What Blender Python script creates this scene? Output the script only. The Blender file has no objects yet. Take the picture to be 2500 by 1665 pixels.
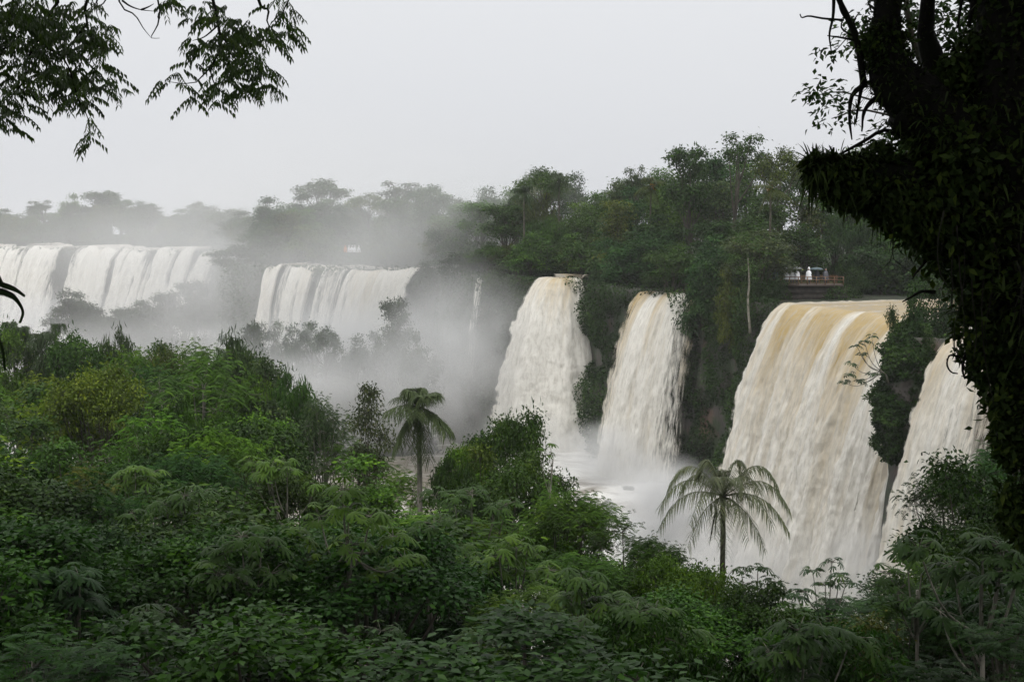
import bpy, math, random
import numpy as np
from mathutils import Vector, Matrix

SC = bpy.context.scene
COL = SC.collection
R_ = np.random.default_rng(7)
PI = math.pi

# ------------------------------------------------------------------ camera maths
F = 3018.0                      # focal length in photo pixels (2500 wide)
CX, CY, HOR = 1250.0, 832.5, 523.0
PITCH = math.atan((CY - HOR) / F)
EYE = 40.0
def at(px, py, d):
    """the point seen at photo pixel (px,py), d metres ahead"""
    u = (px - CX) / F; v = (CY - py) / F
    y = math.cos(PITCH) + v * math.sin(PITCH)
    z = -math.sin(PITCH) + v * math.cos(PITCH)
    k = d / y
    return np.array([u * k, d, EYE + z * k])
def pxof(x, y): return CX + F * x / max(y, .1) * 1.0
def lerp_tab(tab, x):
    xs = [t[0] for t in tab]; ys = [t[1] for t in tab]
    return np.interp(x, xs, ys)
def sstep(a, b, x):
    t = np.clip((np.asarray(x, float) - a) / (b - a), 0, 1)
    return t * t * (3 - 2 * t)

# ------------------------------------------------------------------ noise
_tab = np.random.default_rng(3).random(4096)
def vnoise(P):
    P = np.asarray(P, float)
    i = np.floor(P).astype(np.int64); f = P - i
    f = f * f * (3 - 2 * f)
    def h(a, b, c):
        n = (a * 73856093) ^ (b * 19349663) ^ (c * 83492791)
        n = (n ^ (n >> 13)) * 1274126177
        return _tab[(n ^ (n >> 16)) & 4095]
    x, y, z = i[..., 0], i[..., 1], i[..., 2]
    fx, fy, fz = f[..., 0], f[..., 1], f[..., 2]
    r = 0
    for dx in (0, 1):
        for dy in (0, 1):
            for dz in (0, 1):
                w = (fx if dx else 1 - fx) * (fy if dy else 1 - fy) * (fz if dz else 1 - fz)
                r = r + w * h(x + dx, y + dy, z + dz)
    return r
def fbm(P, o=3):
    P = np.asarray(P, float); s = 0; a = .5; t = 0
    for k in range(o):
        s = s + a * vnoise(P * 2 ** k + 17.3 * k); t += a; a *= .5
    return s / t
def st(*a): return np.stack(np.broadcast_arrays(*[np.asarray(x, float) for x in a]), -1)

# ------------------------------------------------------------------ mesh helpers
class Geo:
    def __init__(s): s.V = []; s.Q = []; s.T = []; s.R = []; s.n = 0
    def add(s, V, Q=None, T=None, r=.5):
        V = np.asarray(V, float).reshape(-1, 3)
        s.V.append(V)
        s.R.append(np.broadcast_to(np.asarray(r, float), (len(V),)).copy())
        if Q is not None and len(Q): s.Q.append(np.asarray(Q, np.int64) + s.n)
        if T is not None and len(T): s.T.append(np.asarray(T, np.int64) + s.n)
        s.n += len(V)
    def mesh(s, name, mat, smooth=False, attrs=None):
        me = bpy.data.meshes.new(name)
        V = np.concatenate(s.V) if s.V else np.zeros((0, 3))
        Q = np.concatenate(s.Q) if s.Q else np.zeros((0, 4), np.int64)
        T = np.concatenate(s.T) if s.T else np.zeros((0, 3), np.int64)
        me.vertices.add(len(V)); me.vertices.foreach_set('co', V.astype(np.float32).ravel())
        L = np.concatenate([Q.ravel(), T.ravel()]).astype(np.int32)
        me.loops.add(len(L)); me.loops.foreach_set('vertex_index', L)
        starts = np.concatenate([np.arange(len(Q)) * 4, len(Q) * 4 + np.arange(len(T)) * 3]).astype(np.int32)
        me.polygons.add(len(starts)); me.polygons.foreach_set('loop_start', starts)
        if smooth: me.polygons.foreach_set('use_smooth', np.ones(len(starts), bool))
        A = {'rnd': np.concatenate(s.R)}
        if attrs: A.update(attrs)
        for k, v in A.items():
            a = me.attributes.new(k, 'FLOAT', 'POINT'); a.data.foreach_set('value', np.asarray(v, np.float32).ravel())
        me.materials.append(mat)
        me.update(calc_edges=True); me.validate()
        return me
def unit(v): return v / np.maximum(np.linalg.norm(v, axis=-1, keepdims=True), 1e-9)
def kites(g, P, A, N, L, W, r, droop=.12, fold=.12):
    """many pointed leaves: base P, axis A, face normal N, length L, width W"""
    n = len(P); A = unit(A); S = unit(np.cross(A, N)); N = np.cross(S, A)
    L = np.broadcast_to(np.asarray(L, float), (n,))[:, None]; W = np.broadcast_to(np.asarray(W, float), (n,))[:, None]
    m = P + A * L * .45
    V = np.stack([P, m + S * W * .5 + N * W * fold, P + A * L - N * L * droop, m - S * W * .5 + N * W * fold], 1)
    g.add(V.reshape(-1, 3), Q=np.arange(4 * n).reshape(n, 4), r=np.repeat(np.broadcast_to(r, (n,)), 4))
def straps(g, P, A, L, W, r, bend=.5, seg=4, up=None):
    """narrow strap leaves that arch over under gravity"""
    n = len(P); A = unit(A); S = unit(np.cross(A, np.array([0, 0, 1.0]) + 1e-3 * A[:, ::-1]))
    L = np.broadcast_to(np.asarray(L, float), (n,)); W = np.broadcast_to(np.asarray(W, float), (n,))
    bend = np.broadcast_to(np.asarray(bend, float), (n,))
    rows = []
    for k in range(seg + 1):
        t = k / seg
        c = P + A * (L * t)[:, None] - np.array([0, 0, 1.0]) * (bend * L * t * t)[:, None]
        w = W * (.55 + .9 * t - 1.4 * t * t) if k < seg else W * .04
        rows.append(c + S * (w * .5)[:, None]); rows.append(c - S * (w * .5)[:, None])
    V = np.stack(rows, 1); m = 2 * (seg + 1)
    base = (np.arange(n) * m)[:, None]
    Q = np.concatenate([base + np.array([[2 * k, 2 * k + 1, 2 * k + 3, 2 * k + 2]]) for k in range(seg)])
    g.add(V.reshape(-1, 3), Q=Q, r=np.repeat(np.broadcast_to(r, (n,)), m))
def tube(g, pts, rad, ns=6, r=.5, bump=0., seed=0):
    P = np.asarray(pts, float); n = len(P)
    rad = np.broadcast_to(np.asarray(rad, float), (n,))
    T = np.gradient(P, axis=0); T = unit(T)
    ref = np.array([0.31, 0.17, .93]) if abs(T[:, 2]).mean() < .8 else np.array([.93, .31, .1])
    X = unit(np.cross(T, ref)); Y = np.cross(T, X)
    a = np.arange(ns) * 2 * PI / ns
    ring = X[:, None] * np.cos(a)[None, :, None] + Y[:, None] * np.sin(a)[None, :, None]
    rr = rad[:, None]
    if bump:
        q = P[:, None] + ring * rad[:, None, None]
        rr = rr * (1 + bump * (fbm(q * (1.6 / max(rad.mean(), .02)) * .5 + seed, 3) - .5) * 2)
    else: rr = np.broadcast_to(rr, (n, ns))
    V = (P[:, None] + ring * rr[..., None]).reshape(-1, 3)
    i = np.arange(n - 1)[:, None] * ns; j = np.arange(ns)[None]; j2 = (j + 1) % ns
    Q = np.stack([i + j, i + j2, i + ns + j2, i + ns + j], -1).reshape(-1, 4)
    V = np.concatenate([V, P[:1], P[-1:]]); c0, c1 = n * ns, n * ns + 1
    k = np.arange(ns); k2 = (k + 1) % ns
    Tt = np.concatenate([np.stack([np.full(ns, c0), k2, k], -1), np.stack([np.full(ns, c1), (n - 1) * ns + k, (n - 1) * ns + k2], -1)])
    g.add(V, Q=Q, T=Tt, r=r)
def curve(pts, n=10):
    """smooth polyline through control points (Catmull-Rom)"""
    P = np.asarray(pts, float)
    if len(P) < 3: return np.stack([P[0] + (P[-1] - P[0]) * t for t in np.linspace(0, 1, n)])
    E = np.concatenate([[2 * P[0] - P[1]], P, [2 * P[-1] - P[-2]]])
    out = []
    for s in np.linspace(0, len(P) - 1, n):
        i = min(int(s), len(P) - 2); t = s - i
        a, b, c, d = E[i:i + 4]
        out.append(.5 * (2 * b + (c - a) * t + (2 * a - 5 * b + 4 * c - d) * t * t + (3 * b - a - 3 * c + d) * t ** 3))
    return np.array(out)
def box(g, c, s, rot=0., r=.5):
    c = np.asarray(c, float); h = np.asarray(s, float) / 2
    V = np.array([[sx, sy, sz] for sx in (-1, 1) for sy in (-1, 1) for sz in (-1, 1)]) * h
    ca, sa = math.cos(rot), math.sin(rot)
    V = np.stack([V[:, 0] * ca - V[:, 1] * sa, V[:, 0] * sa + V[:, 1] * ca, V[:, 2]], 1) + c
    g.add(V, Q=[[0, 1, 3, 2], [4, 6, 7, 5], [0, 4, 5, 1], [2, 3, 7, 6], [0, 2, 6, 4], [1, 5, 7, 3]], r=r)
def grid_faces(nu, nv):
    i, j = np.meshgrid(np.arange(nu - 1), np.arange(nv - 1), indexing='ij')
    a = i * nv + j
    return np.stack([a, a + nv, a + nv + 1, a + 1], -1).reshape(-1, 4)
def link(name, me, parent=None, color=None):
    o = bpy.data.objects.new(name, me); COL.objects.link(o)
    if parent is not None: o.parent = parent
    if color is not None: o.color = (*color, 1)
    return o
def tag(o, label=None, cat=None, group=None, kind=None):
    if label: o['label'] = label
    if cat: o['category'] = cat
    if group: o['group'] = group
    if kind: o['kind'] = kind
    return o
def empty(name, loc=(0, 0, 0), rz=0., sc=1.):
    o = bpy.data.objects.new(name, None); COL.objects.link(o)
    o.location = loc; o.rotation_euler = (0, 0, rz); o.scale = (sc, sc, sc) if np.isscalar(sc) else sc
    o.empty_display_size = .3
    return o
def shift(me_geo, off):
    for k in range(len(me_geo.V)): me_geo.V[k] = me_geo.V[k] - np.asarray(off, float)
    return me_geo

# ------------------------------------------------------------------ materials
class NT:
    def __init__(s, name, disp=False):
        s.m = bpy.data.materials.new(name); s.m.use_nodes = True
        s.t = s.m.node_tree; s.t.nodes.clear()
        s.out = s.t.nodes.new('ShaderNodeOutputMaterial')
    def n(s, typ, **kw):
        x = s.t.nodes.new('ShaderNode' + typ)
        for k, v in kw.items():
            if k[0] == 'i' and k != 'interpolation_type':                      # input by name/index
                key = int(k[1:]) if k[1:].isdigit() else k[1:].replace('_', ' ')
                if isinstance(v, bpy.types.NodeSocket): s.t.links.new(v, x.inputs[key])
                else: x.inputs[key].default_value = v
            else: setattr(x, k, v)
        return x
    def math(s, op, a, b=0., clamp=False):
        return s.n('Math', operation=op, use_clamp=clamp, i0=a, i1=b).outputs[0]
    def mix(s, f, a, b):
        x = s.n('Mix', data_type='RGBA')
        for k, v in ((0, f), (6, a), (7, b)):
            if isinstance(v, bpy.types.NodeSocket): s.t.links.new(v, x.inputs[k])
            else: x.inputs[k].default_value = (*v, 1) if (k > 0 and len(v) == 3) else v
        return x.outputs[2]
    def mul(s, a, b):
        x = s.n('Mix', data_type='RGBA', blend_type='MULTIPLY'); x.inputs[0].default_value = 1
        for k, v in ((6, a), (7, b)):
            if isinstance(v, bpy.types.NodeSocket): s.t.links.new(v, x.inputs[k])
            else: x.inputs[k].default_value = (*v, 1)
        return x.outputs[2]
    def attr(s, nm): return s.n('Attribute', attribute_name=nm).outputs['Fac']
    def noise(s, scale, detail=3, vec=None, rough=.5):
        kw = dict(iScale=scale, iDetail=detail, iRoughness=rough)
        if vec is not None: kw['iVector'] = vec
        return s.n('TexNoise', **kw).outputs['Fac']
    def map(s, v, a, b, c, d):
        x = s.n('MapRange', i0=v, i1=a, i2=b, i3=c, i4=d); return x.outputs[0]
    def done(s, sh): s.t.links.new(sh, s.out.inputs[0]); return s.m
    def link(s, a, b): s.t.links.new(a, b)

def leaf_mat(name, trans=.2, rough=.45, spec=.09):
    k = NT(name)
    base = k.n('ObjectInfo').outputs['Color']
    r = k.attr('rnd')
    v = k.map(r, 0, 1, .42, 1.7)
    col = k.mul(base, k.n('CombineColor', i0=v, i1=v, i2=v).outputs[0])
    yel = k.mul(col, (1.5, 1.18, .55))
    col = k.mix(k.map(r, .55, 1, 0, .75), col, yel)
    p = k.n('BsdfPrincipled', iBase_Color=col, iRoughness=rough)
    p.inputs['Specular IOR Level'].default_value = spec
    t = k.n('BsdfTranslucent', iColor=k.mul(col, (1.35, 1.5, .55)))
    ms = k.n('MixShader', i0=trans, i1=p.outputs[0], i2=t.outputs[0])
    return k.done(ms.outputs[0])
M_LEAF = leaf_mat('leaf')
M_LEAFTHIN = leaf_mat('thin_leaf', .40, .3, .7)
M_LEAFDARK = leaf_mat('dark_leaf', .10, .5, .06)

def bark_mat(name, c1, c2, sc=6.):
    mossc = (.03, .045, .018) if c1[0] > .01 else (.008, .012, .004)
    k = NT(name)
    co = k.n('TexCoord').outputs['Object']
    mp = k.n('Mapping', i0=co); mp.inputs['Scale'].default_value = (1, 1, .25)
    n1 = k.noise(sc, 5, mp.outputs[0], .65)
    n2 = k.noise(sc * .3, 3, co)
    col = k.mix(k.map(n1, .35, .68, 0, 1), c1, c2)
    col = k.mix(k.map(n2, .45, .7, 0, .8), col, mossc)
    p = k.n('BsdfPrincipled', iBase_Color=col, iRoughness=.8)
    p.inputs['Specular IOR Level'].default_value = .15
    b = k.n('Bump', iStrength=.7, iDistance=.03, iHeight=n1); k.link(b.outputs[0], p.inputs['Normal'])
    return k.done(p.outputs[0])
M_BARK = bark_mat('bark', (.05, .042, .034), (.12, .105, .085))
M_PALEBARK = bark_mat('pale_bark', (.14, .13, .105), (.30, .28, .24))
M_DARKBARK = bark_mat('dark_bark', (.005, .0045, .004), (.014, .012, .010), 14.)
M_TWIG = bark_mat('twig_bark', (.02, .018, .015), (.05, .045, .04), 14.)

def rock_mat():
    k = NT('cliff_rock')
    co = k.n('TexCoord').outputs['Object']
    mp = k.n('Mapping', i0=co); mp.inputs['Scale'].default_value = (1, 1, .6)
    n1 = k.noise(.5, 6, mp.outputs[0], .6); n2 = k.noise(.12, 3, co)
    col = k.mix(k.map(n1, .3, .7, 0, 1), (.018, .016, .014), (.062, .052, .044))
    col = k.mix(k.map(n2, .58, .70, 0, .7), col, (.16, .085, .055))
    col = k.mix(k.map(k.noise(.5, 5, co), .42, .56, 0, .9), col, (.018, .034, .010))
    p = k.n('BsdfPrincipled', iBase_Color=col, iRoughness=.6)
    b = k.n('Bump', iStrength=.9, iDistance=.5, iHeight=n1); k.link(b.outputs[0], p.inputs['Normal'])
    return k.done(p.outputs[0])
M_ROCK = rock_mat()
def soil_mat():
    k = NT('forest_floor')
    co = k.n('TexCoord').outputs['Object']
    n1 = k.noise(.8, 6, co, .65)
    col = k.mix(k.map(n1, .35, .65, 0, 1), (.018, .016, .010), (.020, .034, .012))
    p = k.n('BsdfPrincipled', iBase_Color=col, iRoughness=.9)
    b = k.n('Bump', iStrength=1., iDistance=.3, iHeight=n1); k.link(b.outputs[0], p.inputs['Normal'])
    return k.done(p.outputs[0])
M_SOIL = soil_mat()

def fall_mat():
    k = NT('falling_water')
    uv = k.n('UVMap', uv_map='flow').outputs[0]
    m1 = k.n('Mapping', i0=uv); m1.inputs['Scale'].default_value = (2.4, .16, 1)
    m2 = k.n('Mapping', i0=uv); m2.inputs['Scale'].default_value = (4.5, .55, 1)
    nz = k.noise(1., 4, m1.outputs[0], .6)
    nf = k.noise(1., 8, m2.outputs[0], .72)
    br = k.attr('brown')
    f = k.math('ADD', br, k.math('MULTIPLY', k.math('SUBTRACT', nz, .5), .75))
    col = k.mix(k.map(f, .15, .95, 0, 1), (.88, .858, .79), (.55, .41, .19))
    sl = k.attr('slick')                        # smooth river surface before the lip
    col = k.mix(k.math('MULTIPLY', sl, k.map(nf, .4, .62, 1, .0)), col, (.30, .26, .21))
    col = k.mix(k.map(nf, .34, .55, .75, 0), col, (.52, .49, .43))
    p = k.n('BsdfPrincipled', iBase_Color=col, iRoughness=.55)
    p.inputs['Specular IOR Level'].default_value = .3
    b = k.n('Bump', iStrength=.7, iDistance=.5, iHeight=k.math('ADD', nf, k.math('MULTIPLY', nz, .6)))
    k.link(b.outputs[0], p.inputs['Normal'])
    tr = k.n('BsdfTranslucent', iColor=col)
    wat = k.n('MixShader', i0=.22, i1=p.outputs[0], i2=tr.outputs[0])
    m3 = k.n('Mapping', i0=uv); m3.inputs['Scale'].default_value = (3.4, .30, 1)
    na = k.noise(1., 5, m3.outputs[0], .7)
    al = k.math('MULTIPLY', k.math('SUBTRACT', k.attr('dens'), na), 4.2, True)
    al = k.math('ADD', al, 0., True)
    tp = k.n('BsdfTransparent')
    ms = k.n('MixShader', i0=al, i1=tp.outputs[0], i2=wat.outputs[0])
    return k.done(ms.outputs[0])
M_FALL = fall_mat()
def pool_mat():
    k = NT('foaming_water')
    co = k.n('TexCoord').outputs['Object']
    mp = k.n('Mapping', i0=co); mp.inputs['Scale'].default_value = (.5, 1.1, 1)
    n1 = k.noise(.35, 6, mp.outputs[0], .62); n2 = k.noise(1.6, 5, co, .6)
    col = k.mix(k.map(k.math('ADD', n1, k.attr('foam')), .42, .6, 0, 1), (.22, .195, .16), (.74, .73, .70))
    p = k.n('BsdfPrincipled', iBase_Color=col, iRoughness=.4)
    b = k.n('Bump', iStrength=.8, iDistance=.5, iHeight=n2); k.link(b.outputs[0], p.inputs['Normal'])
    return k.done(p.outputs[0])
M_POOL = pool_mat()
def flat_mat(name, c, rough=.6, nz=.25, sc=8.):
    k = NT(name)
    co = k.n('TexCoord').outputs['Object']
    n1 = k.noise(sc, 4, co)
    col = k.mix(k.map(n1, .3, .7, 0, 1), tuple(x * (1 - nz) for x in c), tuple(min(1, x * (1 + nz)) for x in c))
    p = k.n('BsdfPrincipled', iBase_Color=col, iRoughness=rough)
    return k.done(p.outputs[0])
def vol_mat(name, dens, albedo=(.93, .94, .95), soft=False, seed=0., nscale=1.6, aniso=.2):
    k = NT(name); t = k.t
    v = k.n('VolumePrincipled'); v.inputs['Color'].default_value = (*albedo, 1)
    v.inputs['Anisotropy'].default_value = aniso
    if soft:
        co = k.n('TexCoord').outputs['Object']
        ln = k.n('VectorMath', operation='LENGTH', i0=co).outputs['Value']
        fall = k.n('MapRange', interpolation_type='SMOOTHSTEP', i0=ln, i1=.05, i2=.98, i3=1., i4=0.).outputs[0]
        off = k.n('VectorMath', operation='ADD', i0=co); off.inputs[1].default_value = (seed, seed * .7, 0)
        nz = k.noise(nscale, 3, off.outputs[0], .55)
        f = k.math('MULTIPLY', fall, k.map(nz, .34, .66, .15, 1.7))
        k.link(k.math('MULTIPLY', f, dens), v.inputs['Density'])
    else:
        v.inputs['Density'].default_value = dens
        k.m.cycles.homogeneous_volume = True
    t.links.new(v.outputs[0], k.out.inputs['Volume'])
    return k.m

# colours of foliage (linear, real leaf albedos)
G_DARK = (.020, .044, .0095); G_MID = (.031, .066, .0115); G_BRIGHT = (.050, .100, .012)
G_LIME = (.085, .122, .014); G_GREY = (.040, .064, .026); G_OLIVE = (.052, .070, .013); G_BLUE = (.022, .054, .016)

# ------------------------------------------------------------------ camera, sky, sun
cam = bpy.data.cameras.new('camera'); co = bpy.data.objects.new('camera', cam); COL.objects.link(co)
cam.sensor_width = 36.; cam.lens = 36. * F / 2500.
cam.clip_start = .1; cam.clip_end = 3000
co.location = (0, 0, EYE); co.rotation_euler = (PI / 2 - PITCH, 0, 0)
SC.camera = co
SC.view_settings.view_transform = 'Standard'; SC.view_settings.look = 'None'
SC.view_settings.exposure = 0.; SC.view_settings.gamma = 1.
w = bpy.data.worlds.new('World'); SC.world = w; w.use_nodes = True
nt = w.node_tree; nt.nodes.clear()
SUN_EL, SUN_AZ = math.radians(58), math.radians(200)
sky = nt.nodes.new('ShaderNodeTexSky'); sky.sky_type = 'NISHITA'; sky.sun_disc = False
sky.sun_elevation = SUN_EL; sky.sun_rotation = SUN_AZ; sky.dust_density = 4.; sky.air_density = 1.
hs = nt.nodes.new('ShaderNodeHueSaturation'); hs.inputs['Saturation'].default_value = .12
nt.links.new(sky.outputs[0], hs.inputs['Color'])
tc = nt.nodes.new('ShaderNodeTexCoord'); sx = nt.nodes.new('ShaderNodeSeparateXYZ'); nt.links.new(tc.outputs['Generated'], sx.inputs[0])
rp = nt.nodes.new('ShaderNodeValToRGB'); nt.links.new(sx.outputs[2], rp.inputs[0])
e = rp.color_ramp.elements
e[0].position = 0.; e[0].color = (.735, .75, .785, 1)
e[1].position = .17; e[1].color = (.825, .84, .87, 1)
x = e.new(.55); x.color = (1., 1., 1., 1)
SKY_GAIN = 10.
mp = nt.nodes.new('ShaderNodeMix'); mp.data_type = 'RGBA'; mp.blend_type = 'MULTIPLY'; mp.inputs[0].default_value = 1
nt.links.new(rp.outputs[0], mp.inputs[6]); mp.inputs[7].default_value = (SKY_GAIN,) * 3 + (1,)
# cloud deck: thickens towards the zenith glow
mx = nt.nodes.new('ShaderNodeMix'); mx.data_type = 'RGBA'; mx.inputs[0].default_value = .93
nt.links.new(hs.outputs[0], mx.inputs[6]); nt.links.new(mp.outputs[2], mx.inputs[7])
zz = nt.nodes.new('ShaderNodeMapRange'); nt.links.new(sx.outputs[2], zz.inputs[0])
zz.inputs[1].default_value = .2; zz.inputs[2].default_value = 1.; zz.inputs[3].default_value = 1.; zz.inputs[4].default_value = 1.9
mz = nt.nodes.new('ShaderNodeVectorMath'); mz.operation = 'SCALE'
nt.links.new(mx.outputs[2], mz.inputs[0]); nt.links.new(zz.outputs[0], mz.inputs['Scale'])
bg = nt.nodes.new('ShaderNodeBackground'); bg.inputs['Strength'].default_value = .1
nt.links.new(mz.outputs[0], bg.inputs[0])
wo = nt.nodes.new('ShaderNodeOutputWorld'); nt.links.new(bg.outputs[0], wo.inputs[0])
sl = bpy.data.lights.new('sun', 'SUN'); sl.energy = 1.15; sl.angle = math.radians(40); sl.color = (1, .975, .94)
so = bpy.data.objects.new('sun', sl); COL.objects.link(so)
# light comes from behind and to the left of the camera, through the cloud
sd = Vector((math.sin(SUN_AZ) * math.cos(SUN_EL), math.cos(SUN_AZ) * math.cos(SUN_EL), math.sin(SUN_EL)))
so.rotation_euler = (-sd).to_track_quat('-Z', 'Y').to_euler(); so.location = (0, 0, 90)

cy = SC.cycles
cy.max_bounces = 6; cy.diffuse_bounces = 2; cy.glossy_bounces = 2; cy.transmission_bounces = 4
cy.transparent_max_bounces = 10; cy.volume_bounces = 2
cy.caustics_reflective = False; cy.caustics_refractive = False
cy.use_adaptive_sampling = True; cy.adaptive_threshold = .015
cy.use_denoising = True
cy.sample_clamp_indirect = 6
cy.volume_step_rate = 1.6; cy.volume_max_steps = 128

# ------------------------------------------------------------------ lie of the land
CLIFF = np.array([(70, 30), (54, 62), (46, 86), (41.0, 95.5), (36.5, 101.6), (34.0, 103), (32.8, 106), (35.2, 107.2), (40, 108.6), (43.4, 110.4),
    (37.6, 122.5), (31, 140.5), (28.5, 146), (26.5, 153), (24, 161), (17.6, 169.5), (14, 175), (11.8, 182), (10, 189), (7, 186.3),
    (4.6, 190.5), (2, 195), (-5, 205), (-11, 218), (-16.5, 230), (-48, 239), (-56, 255), (-70, 300), (-79, 340), (-155, 371), (-190, 392), (-420, 430)], float)
POLY = np.concatenate([CLIFF, [(-420, 660), (260, 660), (260, 30)]])
def inside(x, y):
    x = np.asarray(x, float); y = np.asarray(y, float); c = np.zeros(np.broadcast(x, y).shape, bool)
    for (x0, y0), (x1, y1) in zip(POLY, np.roll(POLY, -1, 0)):
        if y0 == y1: continue
        c ^= ((y0 > y) != (y1 > y)) & (x < (x1 - x0) * (y - y0) / (y1 - y0) + x0)
    return c
DMAX = [(-600, 118), (0, 118), (560, 112), (800, 104), (1000, 92), (1200, 74), (1330, 62), (1500, 56), (1750, 52), (1950, 46), (2100, 52), (2300, 60), (2600, 62)]
def bank(x, y):
    """height of the wooded bank the camera looks down over"""
    x = np.asarray(x, float); y = np.asarray(y, float)
    b = np.interp(y, [-60, -6, 0, 4, 10, 18, 30, 45, 60, 80, 100, 118, 140], [62, 40, 38.2, 37, 33.2, 29.5, 25.2, 20.5, 16.5, 12.5, 9, 7, 3])
    px = CX + F * x / np.maximum(y, 8)
    dm = lerp_tab(DMAX, px)
    b = b - 24 * sstep(-4, 18, y - dm)
    xr = .33 * np.maximum(y, 0) + 3.
    b = np.maximum(b, np.where(y < 98, (31 - 5 * sstep(30, 95, y)) * sstep(0, 15, x - xr) - 4 * (x < xr), -50))
    return b + (fbm(st(x * .15, y * .15, 0), 3) - .5) * 1.6
xs = np.arange(-130, 76, 2.); ys = np.arange(-30, 146, 2.)
X, Y = np.meshgrid(xs, ys, indexing='ij'); Z = np.maximum(bank(X, Y), -2.5)
g = Geo(); g.add(st(X, Y, Z), Q=grid_faces(len(xs), len(ys)))
tag(link('ground', g.mesh('ground', M_SOIL, True)), kind='structure')
# upper plateau the river falls from
xs = np.arange(-420, 261, 4.); ys = np.arange(30, 661, 4.)
X, Y = np.meshgrid(xs, ys, indexing='ij'); ins = inside(X, Y)
Z = 29.4 + (fbm(st(X * .05, Y * .05, 2), 3) - .5) * .5
Q = grid_faces(len(xs), len(ys)); ok = ins.ravel()[Q].all(1)
g = Geo(); g.add(st(X, Y, Z), Q=Q[ok])
tag(link('plateau_ground', g.mesh('plateau_ground', M_SOIL, True)), kind='structure')
# cliff face
seg = np.linalg.norm(np.diff(CLIFF, axis=0), axis=1); acc = np.concatenate([[0], np.cumsum(seg)])
ss = np.arange(0, acc[-1], 1.4)
CP = np.stack([np.interp(ss, acc, CLIFF[:, 0]), np.interp(ss, acc, CLIFF[:, 1])], 1)
ct = unit(np.gradient(CP, axis=0)); CN = np.stack([-ct[:, 1], ct[:, 0]], 1)
nz = 22; zt = np.linspace(29.7, -2.5, nz)
def cliff_out(s, z, x, y):
    up = np.clip((29.7 - z) / 9, 0, 1)
    n = fbm(st(x * .22, y * .22, z * .16), 4) - .45
    ledge = fbm(st(x * .08, y * .08, np.floor(z / 3.2) * 3.1), 2) - .5
    return up * (n * 2.6 + ledge * 1.7) + .02 * (29.7 - z)
zz_ = zt[None, :]; xx_ = CP[:, :1] + 0 * zz_; yy_ = CP[:, 1:] + 0 * zz_
dd = cliff_out(0, zz_ + 0 * xx_, xx_, yy_)
Vc = st(xx_ + CN[:, :1] * dd, yy_ + CN[:, 1:] * dd, zz_ + 0 * xx_)
lip = st(CP[:, 0] - CN[:, 0] * 6, CP[:, 1] - CN[:, 1] * 6, np.full(len(CP), 29.5))[:, None]
Vc = np.concatenate([lip, Vc], 1)
g = Geo(); g.add(Vc, Q=grid_faces(len(CP), nz + 1))
tag(link('cliff', g.mesh('cliff', M_ROCK, True)), kind='structure')
# water at the foot of the falls
xs = np.arange(-330, 60, 1.5); ys = np.arange(80, 420, 1.5)
X, Y = np.meshgrid(xs, ys, indexing='ij')
pool = sstep(-8, 0, X) * sstep(139, 147, Y) * (1 - sstep(225, 250, Y))
Z = .2 + 5.2 * pool + (fbm(st(X * .25, Y * .6, 5), 4) - .5) * 1.1
fm = .16 * sstep(-6, 2, X) * sstep(100, 135, Y) * (1 - sstep(200, 230, Y)) - .10
g = Geo(); g.add(st(X, Y, Z), Q=grid_faces(len(xs), len(ys)))
tag(link('river', g.mesh('river', M_POOL, True, dict(foam=fm.ravel()))), kind='structure')

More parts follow.
